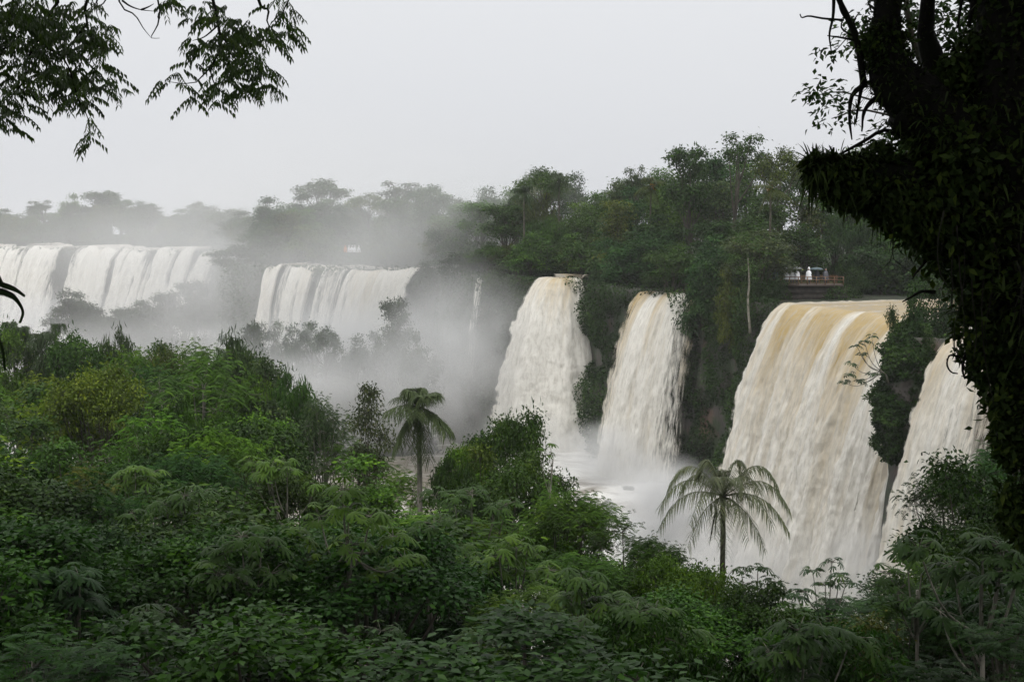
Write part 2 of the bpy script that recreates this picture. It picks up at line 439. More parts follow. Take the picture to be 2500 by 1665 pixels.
# ------------------------------------------------------------------ waterfalls
def fall(label, lips, zb, back=5., res=.16, amp=.5, seed=1., gap=None, brown=(.75, .16, .14), cols=(.5, .5), edge=.8, slope=0., nu=None, lipn=.12, group='waterfalls'):
    """lips: (x, y, z, direction degrees from +x, speed). Water slides over the lip and follows its parabola."""
    Lp = np.array(lips, float)
    sg = np.linalg.norm(np.diff(Lp[:, :2], axis=0), axis=1); ac = np.concatenate([[0], np.cumsum(sg)])
    W = ac[-1]; nu = nu or int(W / res) + 2
    s = np.linspace(0, W, nu)
    cv = [np.interp(s, ac, Lp[:, k]) for k in range(5)]
    if len(lips) > 2:                          # soften the kinks of the lip line
        ker = np.hanning(max(5, nu // 6)); ker /= ker.sum(); h = len(ker) // 2
        for k in range(5):
            p = np.concatenate([cv[k][0] + (np.arange(-h, 0)) * (cv[k][1] - cv[k][0]), cv[k], cv[k][-1] + (1 + np.arange(h)) * (cv[k][-1] - cv[k][-2])])
            cv[k] = np.convolve(p, ker, 'same')[h:h + nu]
    lx, ly, lz, ang, sp = cv
    lz = lz + lipn * 2 * (fbm(st(s * .35 + seed, s * 0, 3.), 4) - .5); sp = sp * (1 + .5 * (fbm(st(s * .4 + seed, s * 0, 9.), 3) - .5))
    dx, dy = np.cos(np.radians(ang)), np.sin(np.radians(ang))
    H = lz.mean() - zb
    T = math.sqrt(2 * H / 9.8); tt = np.linspace(0, T, 400)
    v0 = sp.mean(); arc = np.concatenate([[0], np.cumsum(np.hypot(np.diff(tt) * v0, np.diff(4.9 * tt ** 2)))])
    nb = int(back / .4) + 1; nf = int(arc[-1] / res) + 2
    tf = np.interp(np.linspace(0, arc[-1], nf), arc, tt)
    t = np.concatenate([-np.linspace(back, .4, nb) / v0, tf])
    a = np.concatenate([-np.linspace(back, .4, nb), np.linspace(0, arc[-1], nf)])
    S, A = np.meshgrid(s, a, indexing='ij'); Tm = np.broadcast_to(t, S.shape)
    tp = np.maximum(Tm, 0)
    # clumped falling: each strand leaves a little earlier or later
    jit = (fbm(st(S * .9 + seed * 9, A * .05, 1), 3) - .5)
    run = sp[:, None] * Tm * (1 + .22 * jit * (tp > 0))
    Xf = lx[:, None] + dx[:, None] * run; Yf = ly[:, None] + dy[:, None] * run
    drop = 4.9 * tp ** 2
    if slope: run2 = slope * np.maximum(drop / H, 0) ** 2; Xf = Xf + dx[:, None] * run2; Yf = Yf + dy[:, None] * run2
    Zf = lz[:, None] - drop + .03 * np.minimum(-Tm, 0)
    P = st(Xf, Yf, Zf)
    du = np.gradient(P, axis=0); dv = np.gradient(P, axis=1); N = unit(np.cross(dv, du))
    if (N[:, -1, 0] * dx + N[:, -1, 1] * dy).mean() < 0: N = -N
    g1 = sstep(0, 6, A); g2 = sstep(0, H * .9, A)
    Sw = S + 1.6 * (fbm(st(S * .3, A * .12, seed + 20), 2) - .5)
    rib = fbm(st(Sw * .9 + seed * 5, A * .045, seed), 4) - .5
    puff = np.abs(fbm(st(Sw * 1.9 + seed, A * .22, seed + 3), 4) - .5) * 2
    puff2 = fbm(st(Sw * 4.2 + seed, A * .6, seed + 9), 3) - .5
    rip = fbm(st(S * .5, A * 1.4, seed), 3) - .5
    off = amp * (rib * 2.0 * g1 + (puff - .25) * (.45 + .6 * g2) * g1 + puff2 * (.6 + .65 * g2) * g1) + rip * .25 * (1 - g1)
    P = P + N * off[..., None]
    # ragged sides
    eu = np.minimum(S, W - S)
    rag = (fbm(st(S * 0 + seed, A * .8, (S > W / 2) * 5.), 4) - .5)
    de = sstep(0, edge, eu + rag * 1.2 * g1) * 1.05 + .02
    dens = .25 + .75 * de
    dens = np.where(eu < .05, .0, dens)
    if gap is not None: dens = np.minimum(dens, gap(S / W, A, S))
    dens = dens - .12 * (fbm(st(S * .6 + seed * 3, A * .12, 8), 3) - .35)
    b0, b1, b2 = brown
    colu = sstep(cols[0] - .20, cols[0] + .20, fbm(st(Sw * .55 + seed * 2.3, A * .03, 4), 4))
    br = b0 * np.exp(-np.maximum(A, 0) / (H * b1 + .01)) * (.30 + 1.0 * colu) + b2 * colu * (.6 + .8 * fbm(st(Sw * .4, A * .1, 6), 2)) + .22 * (rib * -2) - .12 * (puff - .25)
    slick = (1 - sstep(-1.5, .8, A)) * .9
    uvs = np.stack([S, A], -1)
    n = nu * len(a)
    g = Geo(); Qf = grid_faces(nu, len(a)); g.add(P, Q=Qf)
    # the back of the curtain, so the sheet has body
    off2 = (.45 + .5 * amp) * (.4 + .6 * g1) * (1 - .9 * (eu < .05))
    g.add(P - N * off2[..., None], Q=Qf[:, ::-1])
    D = np.concatenate([dens.ravel(), (dens - .05).ravel()])
    me = g.mesh('waterfall', M_FALL, True, dict(dens=D, brown=np.tile(br.ravel(), 2), slick=np.tile(slick.ravel(), 2)))
    uvl = me.uv_layers.new(name='flow')
    li = np.zeros(len(me.loops), np.int32); me.loops.foreach_get('vertex_index', li)
    U = np.tile(uvs.reshape(-1, 2), (2, 1)); uvl.data.foreach_set('uv', (U[li] + seed * 13).astype(np.float32).ravel())
    o = link('waterfall', me); tag(o, label, 'waterfall', group)
    return o
# nearest and widest
fall('widest brown-tinged waterfall pouring past the viewing platform', [(30.9, 140.4, 30, 200, 4.2), (34.6, 131, 30, 201, 4.5), (38, 122, 30, 202, 4.5), (43.2, 110.2, 30, 203, 4.4)], .5, back=24, res=.15, amp=.55, seed=1.3, brown=(1.3, .27, .13), cols=(.48, 0), edge=1.1)
fall('waterfall partly hidden behind the dark mossy trunk, beyond the bush-covered outcrop', [(36.4, 101.4, 30, 205, 4.5), (38.0, 99, 30, 207, 4.2), (39.6, 96.7, 30, 211, 3.2), (40.6, 95.2, 30, 216, 2.0)], .5, back=9, res=.15, amp=.5, seed=4.1, brown=(.45, .3, .17), cols=(.46, 0), edge=.8,
     gap=lambda u, A, S: np.where(u > .45, .80 - .25 * sstep(.45, 1, u), 1.))
fall('narrow waterfall with tan streaks beside the leaning bush', [(17.5, 169.3, 29.6, 217, 3.9), (20.5, 165.5, 29.6, 218, 3.9), (23.2, 161.6, 29.6, 222, 3.0), (25.2, 158.5, 29.6, 226, 1.6)], 5., back=6, res=.17, amp=.42, seed=7.7, brown=(.65, .4, .16), cols=(.5, 0), edge=1.4,
     gap=lambda u, A, S: np.where(u > .68, .74 - .3 * sstep(.68, 1, u), np.where(u < .28, .66 + .3 * sstep(.05, .28, u), 1.)))
fall('rounded waterfall spilling over a nose of rock under the forest', [(4.6, 190.3, 30.4, 186, 3.7), (5.6, 187.3, 30.4, 215, 3.7), (8, 186.2, 30.4, 262, 3.9), (9.6, 187.2, 30.4, 292, 4.1), (10.5, 188.6, 30.4, 305, 3.9)], 5., back=7, res=.17, amp=.45, seed=2.9, brown=(.75, .18, .05), cols=(.5, 0), edge=1.6)
def gapD(u, A, S):
    w_ = u + .012 * (fbm(st(S * .3, A * .1, 4), 2) - .5)
    m = np.where(w_ < .035, .42, np.where(w_ < .13, 1., np.where(w_ < .158, .36, np.where(w_ < .20, .62, np.where(w_ < .34, 1., np.where(w_ < .41, .52, np.where(w_ < .54, 1., np.where(w_ < .58, .55, 1.05))))))))
    c = fbm(st(S * .55 + 3, A * .02, 2), 3)
    return m - .35 * sstep(.54, .72, c) * sstep(.0, .1, 1.02 - w_)
fall('misty many-stranded waterfall below the far walkway', [(-48, 238.8, 30.2, 246, 3.6), (-38, 236.5, 30.1, 244, 3.8), (-28, 233, 29.5, 232, 4.2), (-16.3, 229.5, 30.2, 222, 4.0)], .5, back=10, res=.2, amp=.55, seed=5.5, brown=(.25, .4, .05), cols=(.5, 0), edge=1.2, gap=gapD, lipn=.7)
def gapE(u, A, S):
    w_ = S + 1.4 * (fbm(st(S * .2, A * .1, 4), 2) - .5)
    c = fbm(st(w_ * .30 + 7, A * .025, 2), 4); c2 = fbm(st(w_ * .08 + 2, A * .008, 5), 2)
    m = 1.08 - .62 * sstep(.52, .66, c) - .35 * sstep(.52, .68, c2)
    m = m - .6 * (1 - sstep(.0, .013, np.abs(u - .30))) - .45 * (1 - sstep(.0, .01, np.abs(u - .335))) - .5 * (1 - sstep(.004, .012, np.abs(u - .80)))
    return np.maximum(m, .34)
fall('distant broad curtain waterfall veiled by mist', [(-182, 388, 30.4, 254, 4.5), (-153, 370.3, 30.6, 252, 4.5), (-118, 355.5, 30.1, 246, 5), (-78.5, 340, 30.2, 240, 4.5)], .5, back=14, res=.3, amp=.8, seed=8.8, brown=(.12, .3, .02), cols=(.6, 0), edge=1.5, slope=3., gap=gapE, lipn=1.6)
fall('thin ribbon waterfall trickling down the misty cliff', [(-5.6, 205.6, 29.5, 205, 1.4), (-4.4, 203.8, 29.5, 205, 1.4)], 4., back=2, res=.15, amp=.16, seed=3.3, brown=(0, 1, 0), edge=.5, gap=lambda u, A, S: .70 - .012 * A + 0 * S)
#@TREES
# ------------------------------------------------------------------ tree prototypes (mesh data shared by the copies)
def rdir(rng, n, up=0.):
    v = rng.normal(size=(n, 3)); v[:, 2] += up
    return unit(v)
def leaves_clump(g, rng, c, sig, n, ls, mode, tint):
    """n leaves round a twig end c"""
    off = rng.normal(size=(n, 3)) * np.array([sig, sig, sig * .55])
    P = c + off
    if mode == 'kite':
        A = rdir(rng, n) * np.array([1, 1, .5]) + off / (sig + .01) * .5 - np.array([0, 0, .25])
        N = rng.normal(size=(n, 3)) * .55 + np.array([0, 0, 1.]) + off * .3 / sig
        kites(g, P, A, N, ls * rng.uniform(.7, 1.3, n), ls * rng.uniform(.42, .62, n), np.clip(tint + rng.normal(size=n) * .17, 0, 1))
    elif mode == 'feather':                     # compound leaves, each a drooping row of leaflets
        az = rng.uniform(0, 2 * PI, n)
        A = np.stack([np.cos(az), np.sin(az), rng.uniform(-.1, .5, n)], 1) + off / (sig + .01) * .35
        A = unit(A); m = 7
        Lr = ls * rng.uniform(2.2, 3.4, n)
        tt = np.tile(np.linspace(.18, 1, m), 2); sd = np.repeat([1., -1.], m)
        side = unit(np.cross(A, [0, 0, 1.]))
        Pc = P[:, None] + A[:, None] * (Lr[:, None] * tt)[..., None] - np.array([0, 0, 1.]) * (Lr[:, None] * .38 * tt ** 2)[..., None]
        Ac = side[:, None] * sd[None, :, None] + A[:, None] * .45 - np.array([0, 0, .45])
        Nc = np.array([0, 0, 1.]) + side[:, None] * sd[None, :, None] * .45 + 0 * Ac
        L = np.repeat(ls * rng.uniform(.8, 1.1, n), 2 * m)
        kites(g, Pc.reshape(-1, 3), Ac.reshape(-1, 3), Nc.reshape(-1, 3), L, L * .34, np.repeat(np.clip(tint + rng.normal(size=n) * .15, 0, 1), 2 * m))
    elif mode == 'hang':                        # narrow willow-like hanging leaves
        A = rng.normal(size=(n, 3)) * .45 - np.array([0, 0, .8])
        N = rdir(rng, n)
        kites(g, P, A, N, ls * rng.uniform(.9, 1.5, n), ls * .26, np.clip(tint + rng.normal(size=n) * .15, 0, 1))
def tree_proto(seed, H, R, form='round', nlobe=9, nsub=12, nleaf=40, ls=.3, mode='kite', zlow=.35, lobe=.36, twigs=True, sig=.3, bark=None, trunk_r=None):
    rng = np.random.default_rng(seed)
    gt, gc = Geo(), Geo()
    tr = trunk_r or .018 * H + .03
    lean = rng.normal(size=2) * .04 * H
    zf = H * (zlow + .05)
    # lobes of the crown
    C = []
    for i in range(nlobe):
        az = i * 2.399 + rng.uniform(-.4, .4)
        q = math.sqrt((i + .4) / nlobe)
        if form == 'dome':   rho = q * .82; z = H * (1 - .05 - .16 * rho ** 2) - lobe * R * .45 - rng.uniform(0, .05) * H
        elif form == 'tall': rho = .25 + .35 * rng.random(); z = H * (zlow + (1 - zlow) * ((i + .5) / nlobe) ** .9) - lobe * R * .4; rho *= 1.15 - .6 * (i / nlobe)
        elif form == 'low':  rho = q * .85; z = H * (.22 + .66 * rng.random()) * (1 - .3 * rho)
        else:                rho = q * .78; z = H * (zlow + (1 - zlow) * (.32 + .55 * rng.random() * (1 - .35 * rho) + .12 * (1 - rho)))
        z = min(z, H - lobe * R * .5)
        C.append([lean[0] + rho * R * math.cos(az), lean[1] + rho * R * math.sin(az), z])
    C = np.array(C)
    top = np.array([lean[0] * .8, lean[1] * .8, H * (.45 if form == 'low' else .7)])
    tp = curve([[0, 0, -.6], [lean[0] * .2 + rng.normal() * .1, lean[1] * .2, zf * .5], [lean[0] * .6, lean[1] * .6, zf], top], 12)
    tube(gt, tp, np.interp(np.linspace(0, 1, 12), [0, .12, 1], [tr * 1.35, tr, tr * .25]), 8, bump=.12, seed=seed)
    for i, c in enumerate(C):
        a = tp[rng.integers(5, 10)]
        mid = (a + c) / 2 + np.array([0, 0, -.06 * H * rng.random()]) + rng.normal(size=3) * .05 * R
        lp = curve([a, mid, c], 7); tube(gt, lp, np.linspace(tr * .42, tr * .1, 7), 5)
        lr = lobe * R * rng.uniform(.75, 1.2); lt = rng.normal() * .1
        D = rdir(rng, nsub, .55); S = c + D * np.array([lr, lr, lr * .62]) * rng.uniform(.55, 1.05, (nsub, 1))
        for s_ in S:
            if twigs and rng.random() < .75: tube(gt, [c, (c + s_) / 2 + rng.normal(size=3) * .06 * lr, s_], [tr * .09, tr * .06, tr * .03], 3)
            hh = (s_[2] - c[2]) / (lr + .01)
            leaves_clump(gc, rng, s_, sig * lr, int(nleaf * rng.uniform(.6, 1.4)), ls, mode, .42 + lt * 1.2 + rng.normal() * .13)
    nm = 'tree'
    V = np.concatenate(gc.V); H = float(np.percentile(V[:, 2], 99.3)); R = float(np.percentile(np.hypot(V[:, 0], V[:, 1]), 96))
    return dict(trunk=gt.mesh('trunk', bark or M_BARK, True), crown=gc.mesh('crown', M_LEAF), H=H, R=R, form=form)
def place(p, px, ytop, d, width=None, color=G_MID, zg=None, kind='tree', lab=None, cat='tree', group=None, rz=None, stretch=None):
    top = at(px, ytop, d)
    if zg is None: zg = 29.5 if inside(top[0], top[1]) else float(bank(top[0], top[1]))
    h = max(top[2] - zg, 1.5)
    sz = h / p['H']; sxy = (width / (2 * p['R'])) if width else max(.6 * sz + .4, .4) if not stretch else sz * stretch
    o = empty(kind, (top[0], top[1], zg), R_.uniform(0, 2 * PI) if rz is None else rz, (sxy, sxy, sz))
    c2 = tuple(np.array(color) * R_.uniform(.86, 1.16) * (1 + R_.normal(size=3) * .05))
    if p.get('trunk'): link('trunk', p['trunk'], o)
    link('crown', p['crown'], o, c2)
    tag(o, lab, cat, group)
    o['_px'] = float(px); o['_d'] = float(d); o['_h'] = float(h); o['_form'] = p['form']; o['_y'] = float(ytop)
    return o
FAR = [tree_proto(11, 15, 4.6, 'round', 16, 13, 28, .48, zlow=.12), tree_proto(12, 20, 5.6, 'dome', 9, 11, 28, .48, zlow=.5), tree_proto(13, 18, 3.4, 'tall', 13, 10, 28, .48, lobe=.55, zlow=.15),
       tree_proto(14, 14, 5.2, 'round', 18, 12, 27, .46, zlow=.05), tree_proto(15, 21, 4.8, 'dome', 7, 9, 24, .48, zlow=.55, lobe=.33, sig=.26), tree_proto(16, 17, 4.4, 'round', 12, 13, 28, .52, zlow=.25, lobe=.42),
       tree_proto(17, 9, 4.4, 'low', 16, 12, 30, .42, zlow=.05), tree_proto(18, 8, 3.9, 'low', 15, 12, 40, .36, zlow=.05, mode='hang')]
MID = [tree_proto(21, 15, 4.2, 'round', 13, 14, 34, .36, zlow=.25, lobe=.34), tree_proto(22, 16, 5.0, 'dome', 12, 14, 36, .36, zlow=.4, lobe=.30), tree_proto(23, 15, 3.2, 'tall', 12, 13, 36, .36, lobe=.48, zlow=.2),
       tree_proto(24, 14, 4.0, 'round', 12, 14, 36, .46, 'hang', zlow=.3), tree_proto(25, 13, 4.6, 'dome', 12, 13, 8, .19, 'feather', zlow=.4, lobe=.30, bark=M_PALEBARK), tree_proto(26, 9, 3.6, 'low', 12, 13, 40, .32, zlow=.12)]
NEAR = [tree_proto(31, 9, 2.7, 'round', 12, 15, 44, .22, zlow=.2, lobe=.33), tree_proto(32, 9, 3.0, 'dome', 12, 15, 10, .12, 'feather', zlow=.4, lobe=.29), tree_proto(33, 8, 2.4, 'low', 13, 15, 52, .18, zlow=.1),
        tree_proto(34, 9, 2.4, 'tall', 11, 14, 46, .24, zlow=.25, lobe=.46), tree_proto(35, 9, 2.8, 'round', 12, 14, 10, .12, 'feather', zlow=.25, lobe=.32), tree_proto(36, 8, 2.6, 'round', 11, 14, 44, .25, 'hang', zlow=.25),
        tree_proto(37, 8, 2.5, 'dome', 11, 14, 60, .17, zlow=.3, lobe=.3)]

# ------------------------------------------------------------------ plateau forest above the falls
SKYL = [(-150, 500), (0, 503), (60, 497), (115, 492), (200, 476), (250, 470), (300, 478), (390, 502), (425, 520), (480, 492), (560, 502), (620, 512), (690, 470), (760, 468), (830, 470), (860, 486), (905, 462), (960, 460), (1030, 460), (1090, 472),
        (1160, 460), (1220, 466), (1245, 448), (1310, 418), (1400, 420), (1430, 436), (1500, 422), (1600, 430), (1650, 405), (1700, 385), (1770, 365), (1810, 352), (1870, 372), (1950, 372), (2050, 380), (2200, 350), (2480, 300)]
FRONT = [(-200, 408), (0, 394), (300, 378), (520, 356), (548, 342), (575, 320), (600, 290), (640, 256), (1000, 244), (1045, 234), (1100, 224), (1200, 209), (1290, 198), (1420, 197), (1445, 185), (1545, 176), (1560, 177), (1690, 170), (1700, 165), (1800, 154), (1895, 146), (1915, 160), (2100, 160), (2600, 154)]
FORM = {'round': 0, 'dome': 1, 'tall': 2, 'low': 3}
forest = []
for row, (dd, lo, hi) in enumerate([(2.5, 5, 9), (9, 9, 13), (18, 12, 17), (30, 15, 20), (46, 17, 22), (66, 18, 24)]):
    px = -130. + row * 23
    while px < 2620:
        d = lerp_tab(FRONT, px) + dd + R_.uniform(-2, 2)
        step = (5.6 + .5 * row) * F / d * (1.12 if d > 260 else 1.) * (.8 if row == 0 else 1)
        px0 = px + R_.uniform(-.3, .3) * step; px += step
        d = lerp_tab(FRONT, px0) + dd + R_.uniform(-2, 2)
        x = at(px0, 600, d)[0]
        if not inside(x, d): continue
        if px0 > 2110 and row > 3: continue
        cap = EYE - (lerp_tab(SKYL, px0) - HOR) * d / F - 29.5
        h = min(R_.uniform(lo, hi), cap * R_.uniform(.74, 1.0))
        if row >= 3 and R_.random() < .45: h = cap * R_.uniform(.88, 1.05)
        h = max(h, 3.5)
        if 790 < px0 < 940 and d < 268: continue      # the far walkway
        if 1880 < px0 < 2085 and row == 0: continue      # the viewing platform stands here
        if row == 0: p = FAR[R_.choice([6, 7, 6, 3])]
        elif row < 3: p = FAR[R_.choice([0, 3, 5, 0, 2, 7])]
        else: p = FAR[R_.choice([0, 1, 2, 4, 5, 1, 3])]
        wd = p['R'] * 2 * R_.uniform(.8, 1.15) * (.75 + .25 * h / p['H']) * (.95 if d > 260 else 1)
        c = [G_DARK, G_MID, G_GREY, G_BLUE, G_OLIVE, G_MID, G_DARK, G_BRIGHT][R_.integers(0, 8 if row > 0 else 6)]
        if d > 290: h = max(4, h * R_.uniform(.62, 1.12))
        c = tuple(np.array(c) * 1.35)
        ytop = HOR + (EYE - 29.5 - h) * F / d
        o = place(p, px0, ytop, d, wd, c, 29.5); o['_row'] = row; forest.append(o)
def plateau(px, ytop, d, proto, w, col, kind, lab):
    return place(FAR[proto], px, ytop, d, w, col, 29.5, kind, lab)
plateau(1790, 326, 178, 4, 9.5, G_MID, 'tree', 'tallest open-limbed tree on the skyline above the narrow waterfall')
plateau(1690, 362, 182, 5, 8, G_MID, 'tree', 'dense rounded tree just lower than the tallest skyline tree')
plateau(1905, 362, 172, 1, 8.5, G_OLIVE, 'tree', 'olive feathery-topped tree on the skyline over the platform')
plateau(1335, 410, 215, 1, 10.5, G_MID, 'tree', 'flat-topped umbrella tree on the skyline above the rounded waterfall')
plateau(1560, 407, 205, 4, 5, G_GREY, 'tree', 'small thin tree poking over the skyline between two falls')
plateau(775, 438, 290, 1, 15, G_MID, 'tree', 'wide umbrella tree high on the misty skyline')
plateau(960, 444, 272, 4, 12, G_GREY, 'tree', 'tall pale misty tree on the skyline above the stranded falls')
plateau(1045, 452, 262, 1, 11, G_MID, 'tree', 'broad misty tree on the skyline next to the umbrella tree')
plateau(255, 470, 410, 5, 17, G_MID, 'tree', 'tall round misty tree above the distant curtain falls')
plateau(110, 490, 405, 4, 11, G_DARK, 'tree', 'thin-trunked misty tree standing alone over the distant falls')
# bushes leaning over the brink
def brink(px, ytop, d, zg, proto, w, col, lab): return place(FAR[proto], px, ytop, d, w, col, zg, 'bush', lab, 'bush')
brink(1722, 640, 158, 22.5, 6, 7.5, G_BLUE, 'large bush leaning over the brink of the narrow waterfall')
brink(1492, 655, 183, 20, 6, 8.5, G_DARK, 'dark bush mass hanging between the rounded and narrow falls')
brink(1640, 600, 166, 28, 3, 8, G_MID, 'rounded bush behind the lip of the narrow waterfall')
brink(1800, 660, 150, 22, 6, 5, G_OLIVE, 'yellow-green bush beside the pale thin trunk')
brink(1865, 650, 146, 24, 6, 5, G_DARK, 'dark bush at the platform corner above the widest waterfall')
brink(1240, 600, 205, 27, 3, 8, G_OLIVE, 'olive bush mound between the ribbon and rounded falls')
brink(1330, 610, 199, 29, 6, 6, G_DARK, 'low dark bush right behind the rounded waterfall lip')
brink(1130, 620, 216, 27, 3, 8, G_DARK, 'dark bush above the thin ribbon waterfall')
brink(1060, 640, 228, 24, 6, 9, G_DARK, 'dark bush clinging beside the misty stranded waterfall')
brink(585, 600, 265, 26, 3, 14, G_DARK, 'misty bush mass in the gap between the two far falls')
brink(2262, 690, 106, 22, 6, 4.4, G_DARK, 'dark bush topping the outcrop beside the right-hand fall')
brink(2335, 630, 108, 24, 3, 6.5, G_DARK, 'tall dark bush where the outcrop joins the wooded bank')
brink(2205, 728, 105.5, 25, 6, 2.6, G_MID, 'small bush at the outcrop edge touching the widest waterfall')
brink(2276, 806, 102.8, 26.5, 6, 2.4, G_DARK, 'small dark bush at the lip of the right-hand fall')
brink(2078, 655, 156, 27, 6, 5, G_DARK, 'dark bush at the far end of the viewing platform')
for k, (px, yt, d, w) in enumerate([(640, 545, 282, 11), (700, 530, 288, 12), (770, 535, 284, 11), (830, 540, 286, 10), (885, 530, 283, 11), (935, 535, 276, 10), (985, 525, 268, 10), (610, 530, 300, 12), (560, 512, 335, 13), (590, 518, 312, 12), (535, 515, 352, 14), (650, 505, 300, 12), (500, 505, 375, 14), (440, 512, 385, 14), (360, 505, 392, 14), (860, 500, 292, 12), (720, 500, 296, 13)]):
    o = place(FAR[[3, 0, 5, 3][k % 4]], px, yt, d, w, tuple(np.array([G_DARK, G_MID, G_GREY][k % 3]) * 1.3), 29.5); o['_row'] = 2; forest.append(o)
# ------------------------------------------------------------------ creepers on the cliff
def clad(n, s0, s1, zlo, zhi, ls, seed, thr=.46, fs=.25):
    rng = np.random.default_rng(seed)
    s = rng.uniform(s0, s1, n); z = rng.uniform(zlo, zhi, n)
    x = np.interp(s, ss, CP[:, 0]); y = np.interp(s, ss, CP[:, 1])
    nx = np.interp(s, ss, CN[:, 0]); ny = np.interp(s, ss, CN[:, 1])
    f = fbm(st(s * fs, z * fs * .8, seed), 3); keep = f > thr - .12 * (z > 24)
    o = cliff_out(0, z, x, y) + (f - thr) * 7 * rng.uniform(.1, 1, n) + .1
    P = st(x + nx * o, y + ny * o, z)[keep]; Nn = st(nx, ny, 0 * nx)[keep]; m = len(P)
    A = rng.normal(size=(m, 3)) * .6 + Nn * .5 - np.array([0, 0, .7]); N = Nn * .8 + np.array([0, 0, .6]) + rng.normal(size=(m, 3)) * .5
    return P, A, N, ls * rng.uniform(.7, 1.35, m), np.clip(.38 + (f[keep] - .5) * 1.2 + rng.normal(size=m) * .16, 0, 1)
def s_of(i): return acc[i]
g = Geo()
for (i0, i1, n, zlo, thr, ls) in [(11, 16, 30000, 1, .33, .36), (16, 19, 18000, 3, .36, .38), (20, 22, 4000, 20, .36, .4), (20, 25, 34000, 2, .36, .42), (25, 29, 16000, 8, .38, .6), (0, 4, 14000, 1, .36, .3)]:
    P, A, N, L, r = clad(n, s_of(i0), s_of(i1), zlo, 30.5, ls, i0 + 3, thr)
    kites(g, P, A, N, L, L * .6, r)
tag(link('creeper_foliage', g.mesh('creeper_foliage', M_LEAF), color=G_DARK), 'dark creepers and ferns draped down the cliff between the falls', 'foliage', kind='stuff')
# low growth under the plateau forest
rng = np.random.default_rng(55); n = 130000; pxs = rng.uniform(-150, 2450, n); ds = lerp_tab(FRONT, pxs) + 1.5 + rng.uniform(0, 1, n) ** 1.5 * 45
xs = (pxs - CX) / F * ds * 1.0; f = fbm(st(xs * .22, ds * .22, 3), 3); zs = 29.4 + np.clip(f - .22, 0, 1) * 11 * rng.uniform(0, 1, n) ** .6
zs = np.where((pxs > 1885) & (pxs < 2085) & (ds < 166), np.minimum(zs, 30.9), zs); zs = np.where((pxs > 780) & (pxs < 945) & (ds < 264), np.minimum(zs, 31.), zs); ok = inside(xs, ds); m = ok.sum()
g = Geo(); kites(g, st(xs, ds, zs)[ok], rng.normal(size=(m, 3)) * [1, 1, .6] - [0, .4, .3], rng.normal(size=(m, 3)) * .5 + [0, -.3, 1.], (.55 * rng.uniform(.6, 1.4, n) * (1 + (ds > 260)))[ok], .34, np.clip(f + rng.normal(size=n) * .16, 0, 1)[ok])
tag(link('undergrowth', g.mesh('undergrowth', M_LEAF), color=(.026, .055, .016)), 'thick undergrowth below the trees above the falls', 'undergrowth', kind='stuff')
#@NEXT
# ------------------------------------------------------------------ near bank forest
FGS = [(-100, 800), (0, 800), (60, 800), (150, 812), (240, 815), (300, 850), (350, 872), (400, 858), (450, 848), (520, 838), (580, 845), (620, 882), (660, 880), (700, 890), (750, 925), (800, 985), (840, 1020), (880, 975), (950, 960), (1050, 1040), (1110, 1080), (1170, 1030), (1230, 1015),
       (1290, 1080), (1330, 1160), (1380, 1205), (1440, 1235), (1500, 1260), (1560, 1300), (1620, 1350), (1680, 1400), (1760, 1420), (1850, 1440), (1920, 1460), (2010, 1500), (2080, 1490), (2130, 1420), (2170, 1320), (2220, 1220), (2270, 1170), (2330, 1130), (2400, 1010), (2600, 940)]
bankt = []
rows = [112, 101, 90, 80, 71, 63, 56, 49, 43, 38, 33, 29, 25.5, 22.5, 19.5]
for row, d0 in enumerate(rows):
    px = -60. - (row % 3) * 37
    while px < 2560:
        d = d0 + R_.uniform(-.04, .04) * d0
        wd = (6.0 if d > 60 else 3.2 + .045 * d) * R_.uniform(.7, 1.35)
        step = wd * .86 * F / d; px0 = px + R_.uniform(-.25, .25) * step; px += step
        dm = float(lerp_tab(DMAX, px0))
        if d > dm: continue
        if R_.random() < (.55 if d < 34 else .25 if d < 46 else 0): continue
        r_ = .36 * wd * F / d; ys_ = max(float(lerp_tab(FGS, px0 + q * r_)) for q in (-1, 0, 1)) - 12; bottom = 1560
        t = (1 / d - 1 / dm) / (1 / 19. - 1 / dm)
        yt = ys_ + (bottom - ys_) * max(t, 0) ** .72 + R_.uniform(-14, 75)
        if 1560 < px0 < 2090 and yt < 1385: yt = 1385 + R_.uniform(0, 40)
        if 945 < px0 + r_ and px0 - r_ < 1075 and d < 76 and yt < 1262: yt = 1262 + R_.uniform(0, 30)
        zt_ = at(px0, yt, d)[2]; xg = at(px0, yt, d)[0]; zg = float(bank(xg, d))
        if zt_ - zg < 2.2: continue
        h = zt_ - zg
        if d > 62: p = MID[R_.choice([0, 1, 1, 3, 4, 0, 4, 2]) if h > 7 else 5]
        else: p = NEAR[R_.choice([0, 1, 1, 3, 4, 5, 6, 6]) if h > 4.5 else R_.choice([2, 0, 4])]
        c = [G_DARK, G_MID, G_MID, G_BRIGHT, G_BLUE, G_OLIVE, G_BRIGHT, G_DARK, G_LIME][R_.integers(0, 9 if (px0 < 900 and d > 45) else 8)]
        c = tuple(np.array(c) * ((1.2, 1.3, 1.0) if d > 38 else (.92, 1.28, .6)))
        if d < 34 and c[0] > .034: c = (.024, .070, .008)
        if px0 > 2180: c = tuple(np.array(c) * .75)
        o = place(p, px0, yt, d, wd * 1.12, c, zg); o['_row'] = 20 + row; bankt.append(o)
